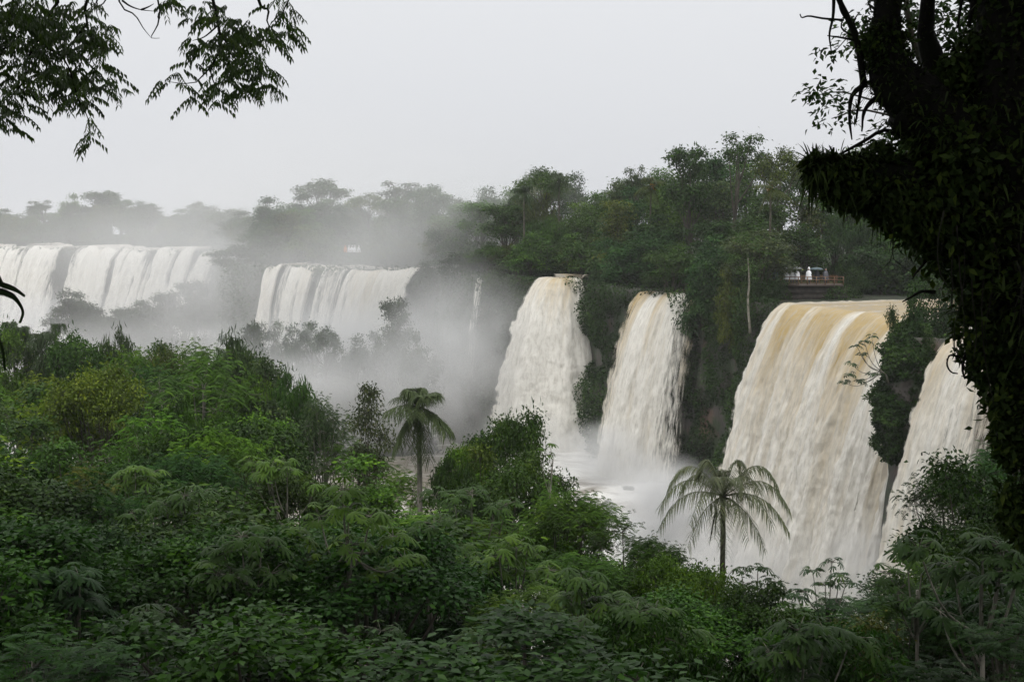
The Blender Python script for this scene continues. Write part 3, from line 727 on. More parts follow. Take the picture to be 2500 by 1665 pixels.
# ferns and seedlings on the bank
rng = np.random.default_rng(57); n = 60000; ds = 14 + 100 * rng.random(n) ** 1.3; xs = rng.uniform(-.5, .5, n) * ds * .95; zb = bank(xs, ds); f = fbm(st(xs * .5, ds * .5, 8), 3); ok = zb > 1
g = Geo(); m = ok.sum(); kites(g, st(xs, ds, zb + np.clip(f - .2, 0, 1) * 2.4 * rng.random(n))[ok], rng.normal(size=(m, 3)) * [1, 1, .5], rng.normal(size=(m, 3)) * .5 + [0, 0, 1], (.16 + .004 * ds[ok]) * rng.uniform(.7, 1.5, m), .12 + .002 * ds[ok], np.clip(f[ok] + rng.normal(size=m) * .16, 0, 1))
tag(link('undergrowth', g.mesh('undergrowth', M_LEAF), color=(.018, .040, .010)), 'dark ferns and seedlings covering the near bank', 'undergrowth', kind='stuff')
for k, (px, yt, d, w) in enumerate([(-20, 796, 112, 7), (50, 812, 108, 6), (120, 818, 110, 6), (185, 822, 107, 6.5), (250, 820, 110, 6), (310, 850, 105, 7), (375, 856, 108, 6), (430, 840, 110, 7), (500, 836, 107, 7.5), (620, 876, 104, 6.5), (745, 922, 98, 6), (790, 968, 94, 5), (1125, 1082, 73, 4.2), (1185, 1085, 68, 4.6), (1290, 1118, 62, 4.6), (1335, 1172, 57, 4), (1140, 1130, 66, 4.2), (1225, 1140, 60, 4.6), (1395, 1225, 54, 4), (1440, 1255, 51, 3.8)]):
    p = MID[[1, 0, 4, 1, 3, 4][k % 6]] if d > 62 else NEAR[[1, 0, 6, 4][k % 4]]
    o = place(p, px, yt, d, w, tuple(np.array([G_MID, G_BRIGHT, G_DARK, G_MID, G_GREY, G_BRIGHT, G_OLIVE][k % 7]) * 1.1)); o['_row'] = 20 if d > 90 else 24; bankt.append(o)
def nb(lib, i, px, ytop, d, w, col, lab, kind='tree', cat='tree'):
    return place(lib[i], px, ytop, d, w, col, None, kind, lab, cat)
nb(MID, 1, 210, 905, 78, 7.5, G_LIME, 'yellow-green crowned tree at the left of the wooded bank')
nb(MID, 4, 470, 868, 90, 10.5, G_BRIGHT, 'broad bright green feathery tree with pale forked trunk')
nb(MID, 3, 575, 838, 100, 8, G_GREY, 'grey-green willow-leaved tree against the mist')
nb(MID, 0, 680, 880, 92, 6.4, G_GREY, 'rounded grey-green tree whose limbs reach into the mist')
nb(MID, 2, 890, 945, 88, 3.6, G_GREY, 'slender misty tree just behind the shaggy palm')
nb(MID, 1, 1235, 1008, 70, 4.6, G_MID, 'tall open tree in front of the foot of the rounded waterfall')
nb(MID, 0, 1130, 1065, 74, 5.4, G_DARK, 'dark domed tree beside the shaggy palm')
nb(NEAR, 1, 1390, 1210, 50, 5.0, G_BRIGHT, 'layered feathery tree spreading over the pale water')
nb(NEAR, 4, 1500, 1262, 46, 4.4, G_MID, 'feathery tree ending beside the fan palm')
nb(NEAR, 1, 1610, 1318, 44, 3.0, G_MID, 'small feathery tree under the fan palm')
nb(NEAR, 2, 1690, 1395, 40, 3.2, G_BRIGHT, 'bright leafy shrub below the fan palm', 'shrub', 'shrub')
nb(NEAR, 0, 1745, 1385, 43, 3.4, G_MID, 'leafy tree hiding the foot of the fan palm')
nb(NEAR, 6, 1650, 1372, 42, 3.0, G_BRIGHT, 'bright small-leaved tree close under the fan palm')
nb(NEAR, 3, 1820, 1420, 38, 2.8, G_DARK, 'dark narrow tree between the fan palm and the silhouetted cecropia')
nb(NEAR, 0, 1930, 1470, 36, 3.0, G_MID, 'round tree beneath the silhouetted cecropia')
nb(NEAR, 0, 240, 1275, 34, 3.4, G_BLUE, 'flat-topped blue-green tree low at the left')
nb(NEAR, 1, 2330, 1150, 44, 3.6, G_DARK, 'dark tiered tree in front of the right-hand waterfall')
nb(NEAR, 0, 2390, 1120, 40, 4.0, G_DARK, 'dark leafy tree below the mossy trunk')
nb(NEAR, 3, 2330, 1290, 33, 3.0, G_DARK, 'dark narrow tree beneath the mossy trunk')
nb(NEAR, 4, 2200, 1395, 32, 3.4, G_MID, 'mid green feathery tree low beside the right waterfall')
nb(NEAR, 0, 2080, 1500, 30, 2.6, G_OLIVE, 'small olive tree right of the low cecropia')
# trees on islets down in the mist
def islet(px, d, hw, hd, top):
    c = at(px, 800, d); n = 36; xs = np.linspace(-1, 1, n); X, Y = np.meshgrid(xs, xs, indexing='ij')
    r = np.sqrt(X ** 2 + Y ** 2); Zi = (top + 4) * (1 - sstep(.15, 1, r)) - 4 + (fbm(st(X * 4, Y * 4, top), 3) - .5) * 3
    g = Geo(); g.add(st(c[0] + X * hw, d + Y * hd, Zi), Q=grid_faces(n, n)); tag(link('islet_ground', g.mesh('islet_ground', M_SOIL, True)), kind='structure')
    rg = np.random.default_rng(int(px)); m = 9000; a = rg.uniform(-1, 1, (m, 2)); a = a[(a ** 2).sum(1) < .8]
    r = np.sqrt((a ** 2).sum(1)); z = (top + 4) * (1 - sstep(.15, 1, r)) - 4; f = fbm(st(a[:, 0] * 7, a[:, 1] * 7, 1), 3)
    g = Geo(); P = st(c[0] + a[:, 0] * hw, d + a[:, 1] * hd, z + 4.5 * f * rg.random(len(a)) + .2); k = len(a)
    kites(g, P, rg.normal(size=(k, 3)) * [1, 1, .5], rg.normal(size=(k, 3)) * .5 + [0, 0, 1], .8 * rg.uniform(.6, 1.3, k), .5, np.clip(f + rg.normal(size=k) * .15, 0, 1))
    tag(link('undergrowth', g.mesh('undergrowth', M_LEAF), color=G_DARK), 'misty undergrowth on the islet', 'undergrowth', kind='stuff')
islet(330, 301, 27, 12, 13); islet(800, 206, 21, 9, 12); islet(960, 206, 9, 6, 15)
def ms(px, yt, d, w, zg, i, lab): return place(FAR[i], px, yt, d, w, G_DARK, zg, 'tree', lab)
for px, yt, d, w, i in [(160, 712, 300, 11, 3), (195, 716, 304, 10, 0), (225, 742, 298, 9, 3), (255, 756, 302, 9, 0), (285, 762, 297, 9, 3), (315, 752, 303, 8, 5), (345, 734, 300, 10, 0), (380, 726, 304, 9, 3), (412, 714, 300, 9, 5), (445, 722, 296, 8, 0), (476, 688, 300, 9, 5), (505, 704, 302, 8, 0), (535, 760, 290, 9, 3)]:
    place(FAR[i], px, yt, d, w, G_DARK, 4, 'tree', 'dim mist-veiled tree on the islet before the distant curtain falls', group='islet trees before the distant curtain falls')
for px, yt, d, w, i in [(565, 820, 212, 6, 0), (600, 802, 208, 6, 3), (624, 790, 205, 5, 5), (655, 812, 210, 5, 0), (675, 788, 206, 4.5, 2), (708, 800, 204, 5, 3), (740, 812, 209, 5, 0), (768, 786, 205, 6, 4), (800, 800, 203, 6, 1), (830, 830, 206, 6, 0), (870, 826, 205, 6, 3), (905, 815, 208, 6, 0), (940, 800, 204, 5, 3), (1000, 815, 200, 5, 0), (1040, 850, 198, 6, 3)]:
    place(FAR[i], px, yt, d, w, G_DARK, 3, 'tree', 'grey misty tree at the foot of the stranded falls', group='misty trees at the foot of the stranded falls')
ms(972, 732, 207, 5.6, 6, 5, 'lone dark round tree in the mist before the stranded falls')

# ------------------------------------------------------------------ palms
def palm_geo(seed, fronds, Hs, leafl=.5, droop=1.1, hang=.8, tr=.16, density=46, crown_dead=6, bark=None, pw=2.2):
    """fronds: (azimuth deg, elevation deg, length)"""
    rng = np.random.default_rng(seed); gt, gc = Geo(), Geo()
    z = np.linspace(-.5, Hs, 16); xw = np.sin(z / Hs * 2.2) * .05 * Hs * .3
    tube(gt, st(xw, 0 * z, z), np.interp(z, [-.5, .4, Hs * .5, Hs], [tr * 1.5, tr * 1.05, tr, tr * .8]) * (1 + .04 * np.sin(z * 18)), 10)
    top = np.array([xw[-1], 0, Hs])
    for az, el, L in fronds:
        a, e = math.radians(az), math.radians(el)
        D = np.array([math.cos(a) * math.cos(e), math.sin(a) * math.cos(e), math.sin(e)])
        t = np.linspace(0, 1, 14)
        Pr = top + D * (L * t)[:, None] - np.array([0, 0, 1.]) * (droop * L * .62 * t ** pw)[:, None]
        Pr[:, :2] += (Pr[:, :2] - top[:2]) * 0
        tube(gc, Pr, np.linspace(.035, .008, 14) * (tr / .16), 5, r=.35)
        n = int(density * L / 2.6)
        tt = np.repeat(np.linspace(.14, .985, n), 2) + rng.uniform(-.006, .006, 2 * n); sd = np.tile([1., -1.], n)
        Q = np.stack([np.interp(tt, t, Pr[:, k]) for k in range(3)], 1)
        Tn = unit(np.stack([np.interp(tt, t, np.gradient(Pr[:, k])) for k in range(3)], 1))
        side = unit(np.cross(Tn, [0, 0, 1.]))
        A = side * (sd * rng.uniform(.5, 1., 2 * n))[:, None] + Tn * .55 + np.array([0, 0, 1.]) * rng.uniform(-.35, .5, 2 * n)[:, None]
        ll = leafl * (1.1 - .55 * np.abs(tt - .4) * 1.3) * rng.uniform(.8, 1.15, 2 * n)
        straps(gc, Q, A, ll, .045 * leafl / .5, np.clip(.42 + rng.normal(size=2 * n) * .14, 0, 1), bend=hang, seg=3)
    for k in range(crown_dead):
        a = rng.uniform(0, 2 * PI)
        tube(gt, curve([top - [0, 0, .1], top + [.3 * math.cos(a), .3 * math.sin(a), -.15], top + [.36 * math.cos(a), .36 * math.sin(a), -rng.uniform(.5, 1.)]], 6), np.linspace(.03, .008, 6), 4)
    return gt.mesh('trunk', bark or M_BARK, True), gc.mesh('crown', M_LEAF)
def palm(meshes, Hs, px, yheart, d, col, lab, zg=None, sc=1., kind='palm_tree', group=None, rz=0.):
    top = at(px, yheart, d)
    if zg is None: zg = 29.5 if inside(top[0], top[1]) else float(bank(top[0], top[1]))
    o = empty(kind, (top[0], top[1], zg), rz, (sc, sc, (top[2] - zg) / Hs))
    link('trunk', meshes[0], o); link('crown', meshes[1], o, col); tag(o, lab, 'palm tree', group)
    return o
d_ = 52.; h_ = at(1757, 1212, d_)[2] - float(bank(at(1757, 1212, d_)[0], d_))
FP = palm_geo(5, [(176, 54, 4.0), (186, 38, 3.5), (192, 20, 3.0), (156, 72, 3.7), (2, 54, 4.1), (-6, 36, 3.5), (-12, 14, 2.9), (26, 72, 3.7), (226, 26, 2.7), (252, 8, 2.2), (290, 6, 2.2), (320, 24, 2.6), (212, -14, 2.0), (-34, -16, 2.0), (120, 82, 2.5), (48, 80, 2.5), (92, 64, 2.3), (266, 68, 2.5), (238, 62, 2.7), (305, 60, 2.7), (268, -40, 1.7), (150, 48, 2.9), (30, 44, 2.9)], h_, leafl=.52, droop=1.2, hang=1.0, tr=.13, density=46, pw=3.0)
fpo = palm(FP, h_, 1757, 1212, d_, (.12, .138, .08), 'fan-shaped palm with arching ragged fronds standing against the white water', rz=0)
g = Geo(); c0 = np.array([0, 0, h_ - .5])
straps(g, np.array([c0 + [-.16, -.16, .1], c0 + [-.14, -.14, 0]]), np.array([[-.25, -.3, -1.], [-.1, -.2, -1]]), [1.5, 1.1], [.12, .1], .2, bend=.15, seg=6)
link('dead_leaf', g.mesh('dead_leaf', M_TWIG), fpo)
h2 = 13.
sf = [(i * 137.5, [84, 72, 60, 42, 18, -22, -52, -70][i % 8], [1.9, 2.0, 1.9, 1.8, 1.6, 1.7, 1.9, 2.0][i % 8]) for i in range(44)]
SP = palm_geo(6, sf, h2, leafl=.66, droop=.8, hang=1.0, tr=.13, density=36, bark=M_PALEBARK)
d2 = 76.
palm(SP, h2, 1013, 992, d2, (.062, .088, .034), 'shaggy drooping palm with tall grey trunk rising from the bank', sc=1.36)
h3 = 14.; DP = palm_geo(8, [(i * 137.5, [82, 64, 40, -5, -55][i % 5], [2., 2.4, 2.4, 2.2, 1.9][i % 5]) for i in range(24)], h3, leafl=.75, droop=.8, hang=.9, tr=.13, density=24)
for px, yh, d, lab in [(34, 826, 114, 'hazy palm nearest the picture edge on the bank skyline'), (66, 838, 110, 'hazy palm second from the edge on the bank skyline'), (132, 832, 112, 'hazy palm third from the edge on the bank skyline'), (100, 856, 108, 'shorter hazy palm between the skyline palms')]:
    palm(DP, h3, px, yh, d, G_GREY, lab, sc=.8, group='hazy palms on the bank skyline', rz=px)
for px, yh, d, lab, c in [(1280, 470, 203, 'drooping palm rising over the ribbon waterfall', G_DARK), (1365, 440, 206, 'ragged drooping palm beside the umbrella tree', G_GREY), (1592, 452, 186, 'palm with rusty flower stalk above the narrow waterfall', G_OLIVE), (1878, 462, 157, 'tall palm with long bare pale trunk beside the platform', G_OLIVE)]:
    o = palm(DP, h3, px, yh, d, c, lab, sc=1.15, rz=px)
    if c is G_OLIVE:
        g = Geo(); kites(g, np.array([0, 0, h3]) + R_.normal(size=(60, 3)) * [.14, .14, .3], rdir(R_, 60), rdir(R_, 60), .25, .1, .7)
        link('flower_stalk', g.mesh('flower_stalk', M_LEAF), o, (.45, .20, .03))
# pale dead-straight trunk
g = Geo(); b0, b1 = at(1832, 815, 141), at(1826, 630, 141)
P = curve([b0, at(1826, 740, 141), at(1829, 690, 141), b1], 14) - b0
tube(g, P, np.linspace(.17, .06, 14), 7)
gc = Geo(); rng = np.random.default_rng(4)
for k in range(26): leaves_clump(gc, rng, P[-1] + rng.normal(size=3) * [1.0, .8, 1.3] + [.2, 0, -.3], .32, 26, .3, 'kite', .5)
o = empty('tree', b0); link('trunk', g.mesh('trunk', M_PALEBARK, True), o); link('crown', gc.mesh('crown', M_LEAF), o, G_MID)
tag(o, 'thin tree with a long pale bare trunk beside the widest waterfall', 'tree')

# ------------------------------------------------------------------ cecropias: bare limbs ending in rosettes of lobed leaves
def palmate(g, c, axis, L, rng, tint, lobes=9, droop=.55):
    axis = unit(np.asarray(axis, float)); ref = np.array([0, 0, 1.]) if abs(axis[2]) < .9 else np.array([1., 0, 0])
    X = unit(np.cross(axis, ref)); Y = np.cross(axis, X); a0 = rng.uniform(0, 6.28)
    az = a0 + np.linspace(.35, 2 * PI - .35, lobes)
    D = X * np.cos(az)[:, None] + Y * np.sin(az)[:, None] + axis * .12
    ln = L * (.72 + .28 * np.cos((az - a0 - PI)))
    n = lobes; S = unit(np.cross(D, axis)); rows = []
    for t, wd in ((0, .03), (.35, .16), (.72, .24), (.92, .14), (1., .01)):
        p = c + D * (ln * t)[:, None] - (np.array([0, 0, 1.]) * .8 + axis * .2) * (droop * ln * t ** 2)[:, None]
        rows += [p + S * (L * wd * .5) - axis * (L * wd * .12), p - S * (L * wd * .5) - axis * (L * wd * .12), p]
    V = np.stack(rows, 1); m = 15; b = (np.arange(n) * m)[:, None]; Q = []
    for k in range(4):
        i = 3 * k
        Q.append(b + np.array([[i, i + 2, i + 5, i + 3]])); Q.append(b + np.array([[i + 2, i + 1, i + 4, i + 5]]))
    g.add(V.reshape(-1, 3), Q=np.concatenate(Q), r=np.repeat(np.clip(tint + rng.normal(size=n) * .05, 0, 1), m))
def rosette(gt, gc, tip, rng, n, L, spread=.55, tint=.5):
    for k in range(n):
        a = k * 2.399 + rng.uniform(-.3, .3); el = rng.uniform(-.15, .85)
        D = np.array([math.cos(a) * math.cos(el), math.sin(a) * math.cos(el), math.sin(el)])
        pet = spread * rng.uniform(.6, 1.15)
        e_ = tip + D * pet - [0, 0, .1 * pet]
        tube(gt, [tip, (tip + e_) / 2 + [0, 0, .06 * pet], e_], [.012, .009, .007], 4)
        palmate(gc, e_, D * .5 + np.array([0, 0, .9]) + rng.normal(size=3) * .18, L * rng.uniform(.75, 1.15), rng, tint + rng.normal() * .14)
def cecropia(tips, base, fork, rad, L, n, seed, lab, col, spread=.5, links=None, kind='cecropia_tree', up=.5):
    """tips, fork and base are world points"""
    rng = np.random.default_rng(seed); gt, gc = Geo(), Geo(); base = np.asarray(base, float)
    fork = np.asarray(fork, float) - base
    tube(gt, curve([[0, 0, -.4], fork * .5 + [.1, 0, 0], fork], 8), np.linspace(rad * 1.2, rad * .8, 8), 8)
    for i, tp in enumerate(tips):
        tp = np.asarray(tp, float) - base
        st_ = fork * rng.uniform(.72, 1.0)
        mid = st_ * .4 + tp * .6 - np.array([0, 0, 1]) * np.linalg.norm(tp - st_) * .18
        tube(gt, curve([st_, mid, tp], 8), np.linspace(rad * .55, rad * .28, 8), 6)
        rosette(gt, gc, tp, rng, n, L, spread)
    o = empty(kind, base); link('trunk', gt.mesh('trunk', M_PALEBARK, True), o); link('crown', gc.mesh('crown', M_LEAF), o, col)
    return tag(o, lab, 'tree')
def gnd(px, d):
    p = at(px, 1200, d); return np.array([p[0], d, float(bank(p[0], d))])
def ctips(lst, d, seed, jit=1.): 
    rng = np.random.default_rng(seed); return [at(px, y, d + rng.uniform(-jit, jit)) for px, y in lst]
cecropia(ctips([(835, 1195), (780, 1260), (905, 1260), (720, 1310), (860, 1330), (960, 1310), (780, 1370), (930, 1400), (850, 1470), (990, 1370), (740, 1440), (850, 1240)], 33, 1, 1.2), gnd(850, 33), at(848, 1330, 33), .07, .38, 9, 41, 'big cecropia with bright lobed leaf rosettes low in the middle of the bank', G_BRIGHT)
cecropia(ctips([(590, 1310), (545, 1350), (640, 1330), (560, 1420), (600, 1450), (660, 1400), (530, 1400)], 31, 2, 1.), gnd(600, 31), at(600, 1400, 31), .06, .36, 9, 42, 'smaller cecropia left of the big cecropia', G_MID)
cecropia(ctips([(990, 1310), (1060, 1280), (1040, 1360), (1110, 1340), (1080, 1430), (1010, 1420)], 36, 3, 1.), gnd(1050, 36), at(1045, 1380, 36), .06, .36, 8, 43, 'cecropia behind and right of the big cecropia', G_MID)
cecropia(ctips([(740, 1540), (800, 1590), (930, 1540), (970, 1600), (690, 1600)], 27, 4, .8), gnd(850, 27), at(840, 1590, 27), .05, .3, 9, 44, 'young dark cecropia at the bottom edge of the picture', G_DARK)
cecropia(ctips([(2030, 1372), (1985, 1398), (2015, 1428), (2050, 1408), (1965, 1445), (2005, 1475), (2045, 1470), (2065, 1425), (1945, 1455)], 37, 5, .6), gnd(2050, 37), at(2020, 1480, 37), .045, .24, 7, 45, 'cecropia silhouetted against the white foam of the widest waterfall', (.036, .070, .030), spread=.3)
cecropia(ctips([(1850, 1385), (1810, 1400), (1880, 1420), (1835, 1435), (1900, 1450), (1790, 1440), (1870, 1465), (1910, 1480)], 40, 6, .6), gnd(1860, 40), at(1850, 1490, 40), .05, .26, 7, 46, 'cecropia with dark lobed leaves between the fan palm and the foam', G_DARK, spread=.33)
cecropia(ctips([(1345, 1085), (1318, 1095), (1340, 1110)], 52, 7, .2), gnd(1290, 52), at(1350, 1120, 52), .035, .25, 4, 47, 'lone bare stem with a few leaves poking above the canopy', G_BRIGHT, spread=.18)
cecropia(ctips([(2215, 1350), (2170, 1400), (2250, 1390), (2190, 1440), (2280, 1440), (2330, 1370), (2230, 1470)], 31, 8, .8), gnd(2240, 31), at(2240, 1440, 31), .05, .3, 8, 48, 'cecropia in the dark foliage right of the widest waterfall', G_MID, spread=.4)
rg0 = np.random.default_rng(71)
for k, (px, y0, d, col, lab) in enumerate([(330, 1150, 50, G_BRIGHT, 'bright cecropia right of the yellow-green tree'), (60, 1180, 44, G_MID, 'cecropia at the left edge halfway down the bank'), (450, 1210, 42, G_MID, 'cecropia above the smaller cecropia on the left bank'), (700, 1130, 55, G_BRIGHT, 'bright cecropia under the rounded grey-green tree'), (1150, 1200, 48, G_MID, 'cecropia standing under the lone bare stem'),
      (1260, 1330, 38, G_BRIGHT, 'bright cecropia in front of the layered feathery tree'), (1420, 1420, 33, G_MID, 'cecropia below the layered feathery tree'), (1600, 1490, 30, G_MID, 'cecropia low below the fan palm'), (180, 1400, 29, G_BLUE, 'blue-green cecropia under the flat-topped tree low at the left'), (380, 1500, 26, G_DARK, 'dark cecropia in the lower left of the bank'), (1240, 1520, 27, G_DARK, 'dark cecropia at the bottom, right of the big cecropia'), (1950, 1540, 27, G_DARK, 'dark cecropia at the bottom beneath the silhouetted cecropia'), (2400, 1330, 27, G_DARK, 'dark cecropia at the right edge below the mossy tree')]):
    s_ = 33 * 1.0 / d * 110
    tips = [(px + rg0.normal() * s_ * .75, y0 + abs(rg0.normal()) * s_ * .8) for _ in range(9)] + [(px, y0)]
    cecropia(ctips(tips, d, 100 + k, .9), gnd(px, d), at(px, y0 + 1.5 * s_, d), .06, .40, 8, 200 + k, lab, col, spread=.5)
# ------------------------------------------------------------------ bush-covered outcrop between the two right-hand falls
g = Geo(); zz2 = np.linspace(0, 1, 30); aa = np.linspace(0, 2 * PI, 28, endpoint=False)
ZZ, AA = np.meshgrid(zz2, aa, indexing='ij')
oc = np.array([34.2, 105.2, 0.])
rr = 2.5 * np.sqrt(np.clip(1 - ((ZZ - .5) / .53) ** 2, .02, 1)) * (1 + .5 * (fbm(st(np.cos(AA) * 1.5, np.sin(AA) * 1.5, ZZ * 5), 3) - .5))
V = st(rr * np.cos(AA) * .95 + (ZZ - .5) * 1.3, rr * np.sin(AA) * 1.2, 19.0 + ZZ * 11.6)
i, j = np.meshgrid(np.arange(29), np.arange(28), indexing='ij'); a = i * 28 + j; b = i * 28 + (j + 1) % 28
g.add(V, Q=np.stack([a, b, b + 28, a + 28], -1).reshape(-1, 4))
o = empty('rock_outcrop', oc); link('rock', g.mesh('rock', M_ROCK, True), o)
gl = Geo(); rng = np.random.default_rng(9); n = 26000
zi, ai = rng.random(n), rng.uniform(0, 2 * PI, n)
f = fbm(st(np.cos(ai) * 1.8, np.sin(ai) * 1.8, zi * 9), 3)
rl = 2.5 * np.sqrt(np.clip(1 - ((zi - .5) / .53) ** 2, .03, 1)) * (1 + .5 * (fbm(st(np.cos(ai) * 1.5, np.sin(ai) * 1.5, zi * 5), 3) - .5)) + (f - .42) * 3.4 * rng.uniform(.2, 1, n)
P = st(rl * np.cos(ai) * .95 + (zi - .5) * 1.3, rl * np.sin(ai) * 1.2, 18.8 + zi * 12.1)
Nn = st(np.cos(ai), np.sin(ai), .5 + 0 * ai)
kites(gl, P, rng.normal(size=(n, 3)) * .6 + Nn * .5 - [0, 0, .6], Nn + rng.normal(size=(n, 3)) * .5, .30 * rng.uniform(.7, 1.3, n), .19, np.clip(.36 + (f - .5) * 1.4 + rng.normal(size=n) * .15, 0, 1))
link('foliage', gl.mesh('foliage', M_LEAF), o, G_DARK); tag(o, 'rock outcrop thick with dark creepers parting the two right-hand falls', 'outcrop')
cecropia(ctips([(2128, 822), (2092, 845), (2105, 868), (2080, 890), (2072, 915), (2100, 930), (2128, 912), (2062, 935), (2110, 835)], 102.5, 9, .5), at(2170, 925, 103.6), at(2150, 905, 103.), .07, .42, 6, 49, 'cecropia leaning out from the outcrop across the widest waterfall', (.032, .055, .028), spread=.45)
nb(NEAR, 1, 1285, 1455, 34, 3.8, G_BRIGHT, 'bright feathery tree low between the big cecropia and the fan palm')
nb(NEAR, 0, 1300, 1580, 26, 3.4, G_MID, 'leafy tree at the bottom edge below the bright feathery tree')
nb(NEAR, 6, 730, 1150, 58, 4.6, G_MID, 'small-leaved flat tree under the willow-leaved tree')
#@NEXT2
# ------------------------------------------------------------------ air: haze and the spray of the falls
def haze_box():
    g = Geo(); box(g, [-110, 300, 32], [780, 760, 76]); o = link('haze', g.mesh('haze', vol_mat('haze_air', .0002)))
    tag(o, kind='stuff')
haze_box()
g = Geo(); aa, bb = np.meshgrid(np.linspace(0, 2 * PI, 25), np.linspace(0, PI, 13), indexing='ij')
g.add(st(np.sin(bb) * np.cos(aa), np.sin(bb) * np.sin(aa), np.cos(bb)), Q=grid_faces(25, 13)[:, ::-1])
def mist(px, py, d, r, dens, k, ns=1.6):
    o = link('mist', g.mesh('mist', vol_mat('spray_mist', dens, (.95, .955, .96), True, k * 3.7, ns)))
    o.location = at(px, py, d); o.scale = r; tag(o, kind='stuff')
mist(850, 910, 212, (32, 22, 16), .15, 1)
mist(1120, 900, 186, (18, 18, 20), .085, 2)
mist(240, 810, 322, (78, 32, 15), .045, 3)
mist(330, 980, 192, (64, 52, 15), .05, 10)
mist(600, 740, 278, (26, 30, 20), .035, 4)
mist(430, 620, 305, (150, 90, 42), .0075, 5)
mist(800, 640, 226, (66, 30, 36), .026, 11)
mist(2090, 1420, 101, (7, 5, 7), .18, 12)
mist(1290, 1090, 176, (10, 7, 8), .16, 6)
mist(1480, 1130, 158, (11, 7, 6.5), .3, 7, 2.2)
mist(1610, 1280, 129, (8.5, 6, 9), .75, 8, 2.4)
mist(1860, 1440, 118, (14, 7, 8.5), .30, 9)

# ------------------------------------------------------------------ labels of the forest trees
def cname(c):
    r_, g_, b_ = c[0], c[1], c[2]
    if g_ > .135: return 'yellow-green'
    if g_ > .11: return 'bright green'
    if r_ / g_ > .72: return 'olive'
    if b_ / g_ > .44 and g_ < .082: return 'blue-green'
    if b_ / g_ > .46: return 'grey-green'
    return 'dark green' if g_ < .074 else 'mid green'
LAND = [(-400, 130, 'behind the distant curtain outer end'), (130, 340, 'behind the distant curtain middle'), (340, 545, 'behind the distant curtain inner end'), (545, 650, 'above the gap between the two far falls'),
        (650, 850, 'behind the thin water strands'), (850, 1045, 'behind the broad water strand'), (1045, 1160, 'beside the ribbon waterfall'), (1160, 1290, 'between the ribbon and rounded waterfalls'), (1290, 1430, 'over the rounded waterfall'),
        (1430, 1550, 'between the rounded and narrow waterfalls'), (1550, 1700, 'over the narrow waterfall'), (1700, 1800, 'between narrow waterfall and pale trunk'), (1800, 1900, 'beside the viewing platform'), (1900, 2090, 'behind the viewing platform'), (2090, 9999, 'behind the mossy tree')]
LANDB = [(-400, 160, 'under the hazy palms'), (160, 330, 'around the yellow-green crown'), (330, 540, 'around the pale forked trunk'), (540, 760, 'before the grey willow-leaved tree'), (760, 930, 'before the slender misty tree'), (930, 1110, 'around the shaggy palm'),
         (1110, 1290, 'below the rounded waterfall'), (1290, 1480, 'below the pool'), (1480, 1640, 'below the white spray'), (1640, 1860, 'below the fan palm'), (1860, 2060, 'around the low cecropia'), (2060, 2260, 'below the right-hand waterfall'), (2260, 9999, 'below the mossy tree')]
FN = {'round': 'round-crowned', 'dome': 'flat-topped', 'tall': 'narrow', 'low': 'bushy'}
pools = {}
for o in forest + bankt:
    crown = [c for c in o.children if c.name.startswith('crown')][0]
    back = o['_row'] < 20
    land = [t for a_, b_, t in (LAND if back else LANDB) if a_ <= o['_px'] < b_][0]
    r_ = o['_row']
    where = ({0: 'at the brink', 1: 'near the brink', 2: 'mid-forest', 3: 'mid-forest', 4: 'deep forest', 5: 'rearmost'}[r_] if back else ('far' if r_ - 20 < 4 else 'middle' if r_ - 20 < 9 else 'near') + ' on the bank')
    key = f"{cname(crown.color)} {FN[o['_form']]} tree {where} {land}"
    pools.setdefault(key, []).append(o)
ORD = ['', 'second', 'third', 'fourth', 'fifth', 'sixth', 'seventh', 'eighth']
for key, lst in pools.items():
    lst.sort(key=lambda o: -o['_h'])
    for i, o in enumerate(lst):
        lab = key if len(lst) == 1 else ('tallest ' if i == 0 else ORD[min(i, 7)] + '-tallest ') + key
        tag(o, lab, 'tree', 'forest trees above the falls' if o['_row'] < 20 else 'trees of the near wooded bank')
for o in SC.objects:
    for k in ('_px', '_d', '_h', '_form', '_row', '_y'):
        if k in o: del o[k]
# ------------------------------------------------------------------ tree overhanging the view at the upper left
def sprays(g, rng, ells, d, dj, dens, ls, tint=.45, mode='feather', rach=2.6):
    """leaf sprays filling a patch of the bough: (px, py, half width, half height)"""
    for (ex, ey, rx, ry) in ells:
        n = max(3, int(rx * ry * dens))
        for k in range(n):
            a, q = rng.uniform(0, 2 * PI), math.sqrt(rng.random())
            c = at(ex + rx * q * math.cos(a), ey + ry * q * math.sin(a), d + rng.normal() * dj)
            if mode == 'feather':
                az = rng.uniform(0, 2 * PI); m = 6
                A = unit(np.array([math.cos(az), math.sin(az), rng.uniform(-.5, .25)]))
                L = ls * rach * rng.uniform(.75, 1.25); side = unit(np.cross(A, [0, 0, 1.]))
                tt = np.tile(np.linspace(.2, 1, m), 2); sd = np.repeat([1., -1.], m)
                P = c + A * (L * tt)[:, None] - np.array([0, 0, 1.]) * (.4 * L * tt ** 2)[:, None]
                Q = side * (sd * .75)[:, None] + A * .35 - np.array([0, 0, .95]) + rng.normal(size=(2 * m, 3)) * .15
                kites(g, P, Q, side * sd[:, None] * .6 + np.array([0, 0, .8]), ls * rng.uniform(.8, 1.25, 2 * m), ls * .34, np.clip(tint + rng.normal() * .15, 0, 1), droop=.2)
            else:
                leaves_clump(g, rng, c, ls * 1.3, 7, ls, mode, tint + rng.normal() * .12)
def ptube(g, pts, d, r0, r1, n=12, ns=5):
    P = curve([at(p[0], p[1], d + (p[2] if len(p) > 2 else 0)) for p in pts], n); tube(g, P, np.linspace(r0, r1, n), ns)
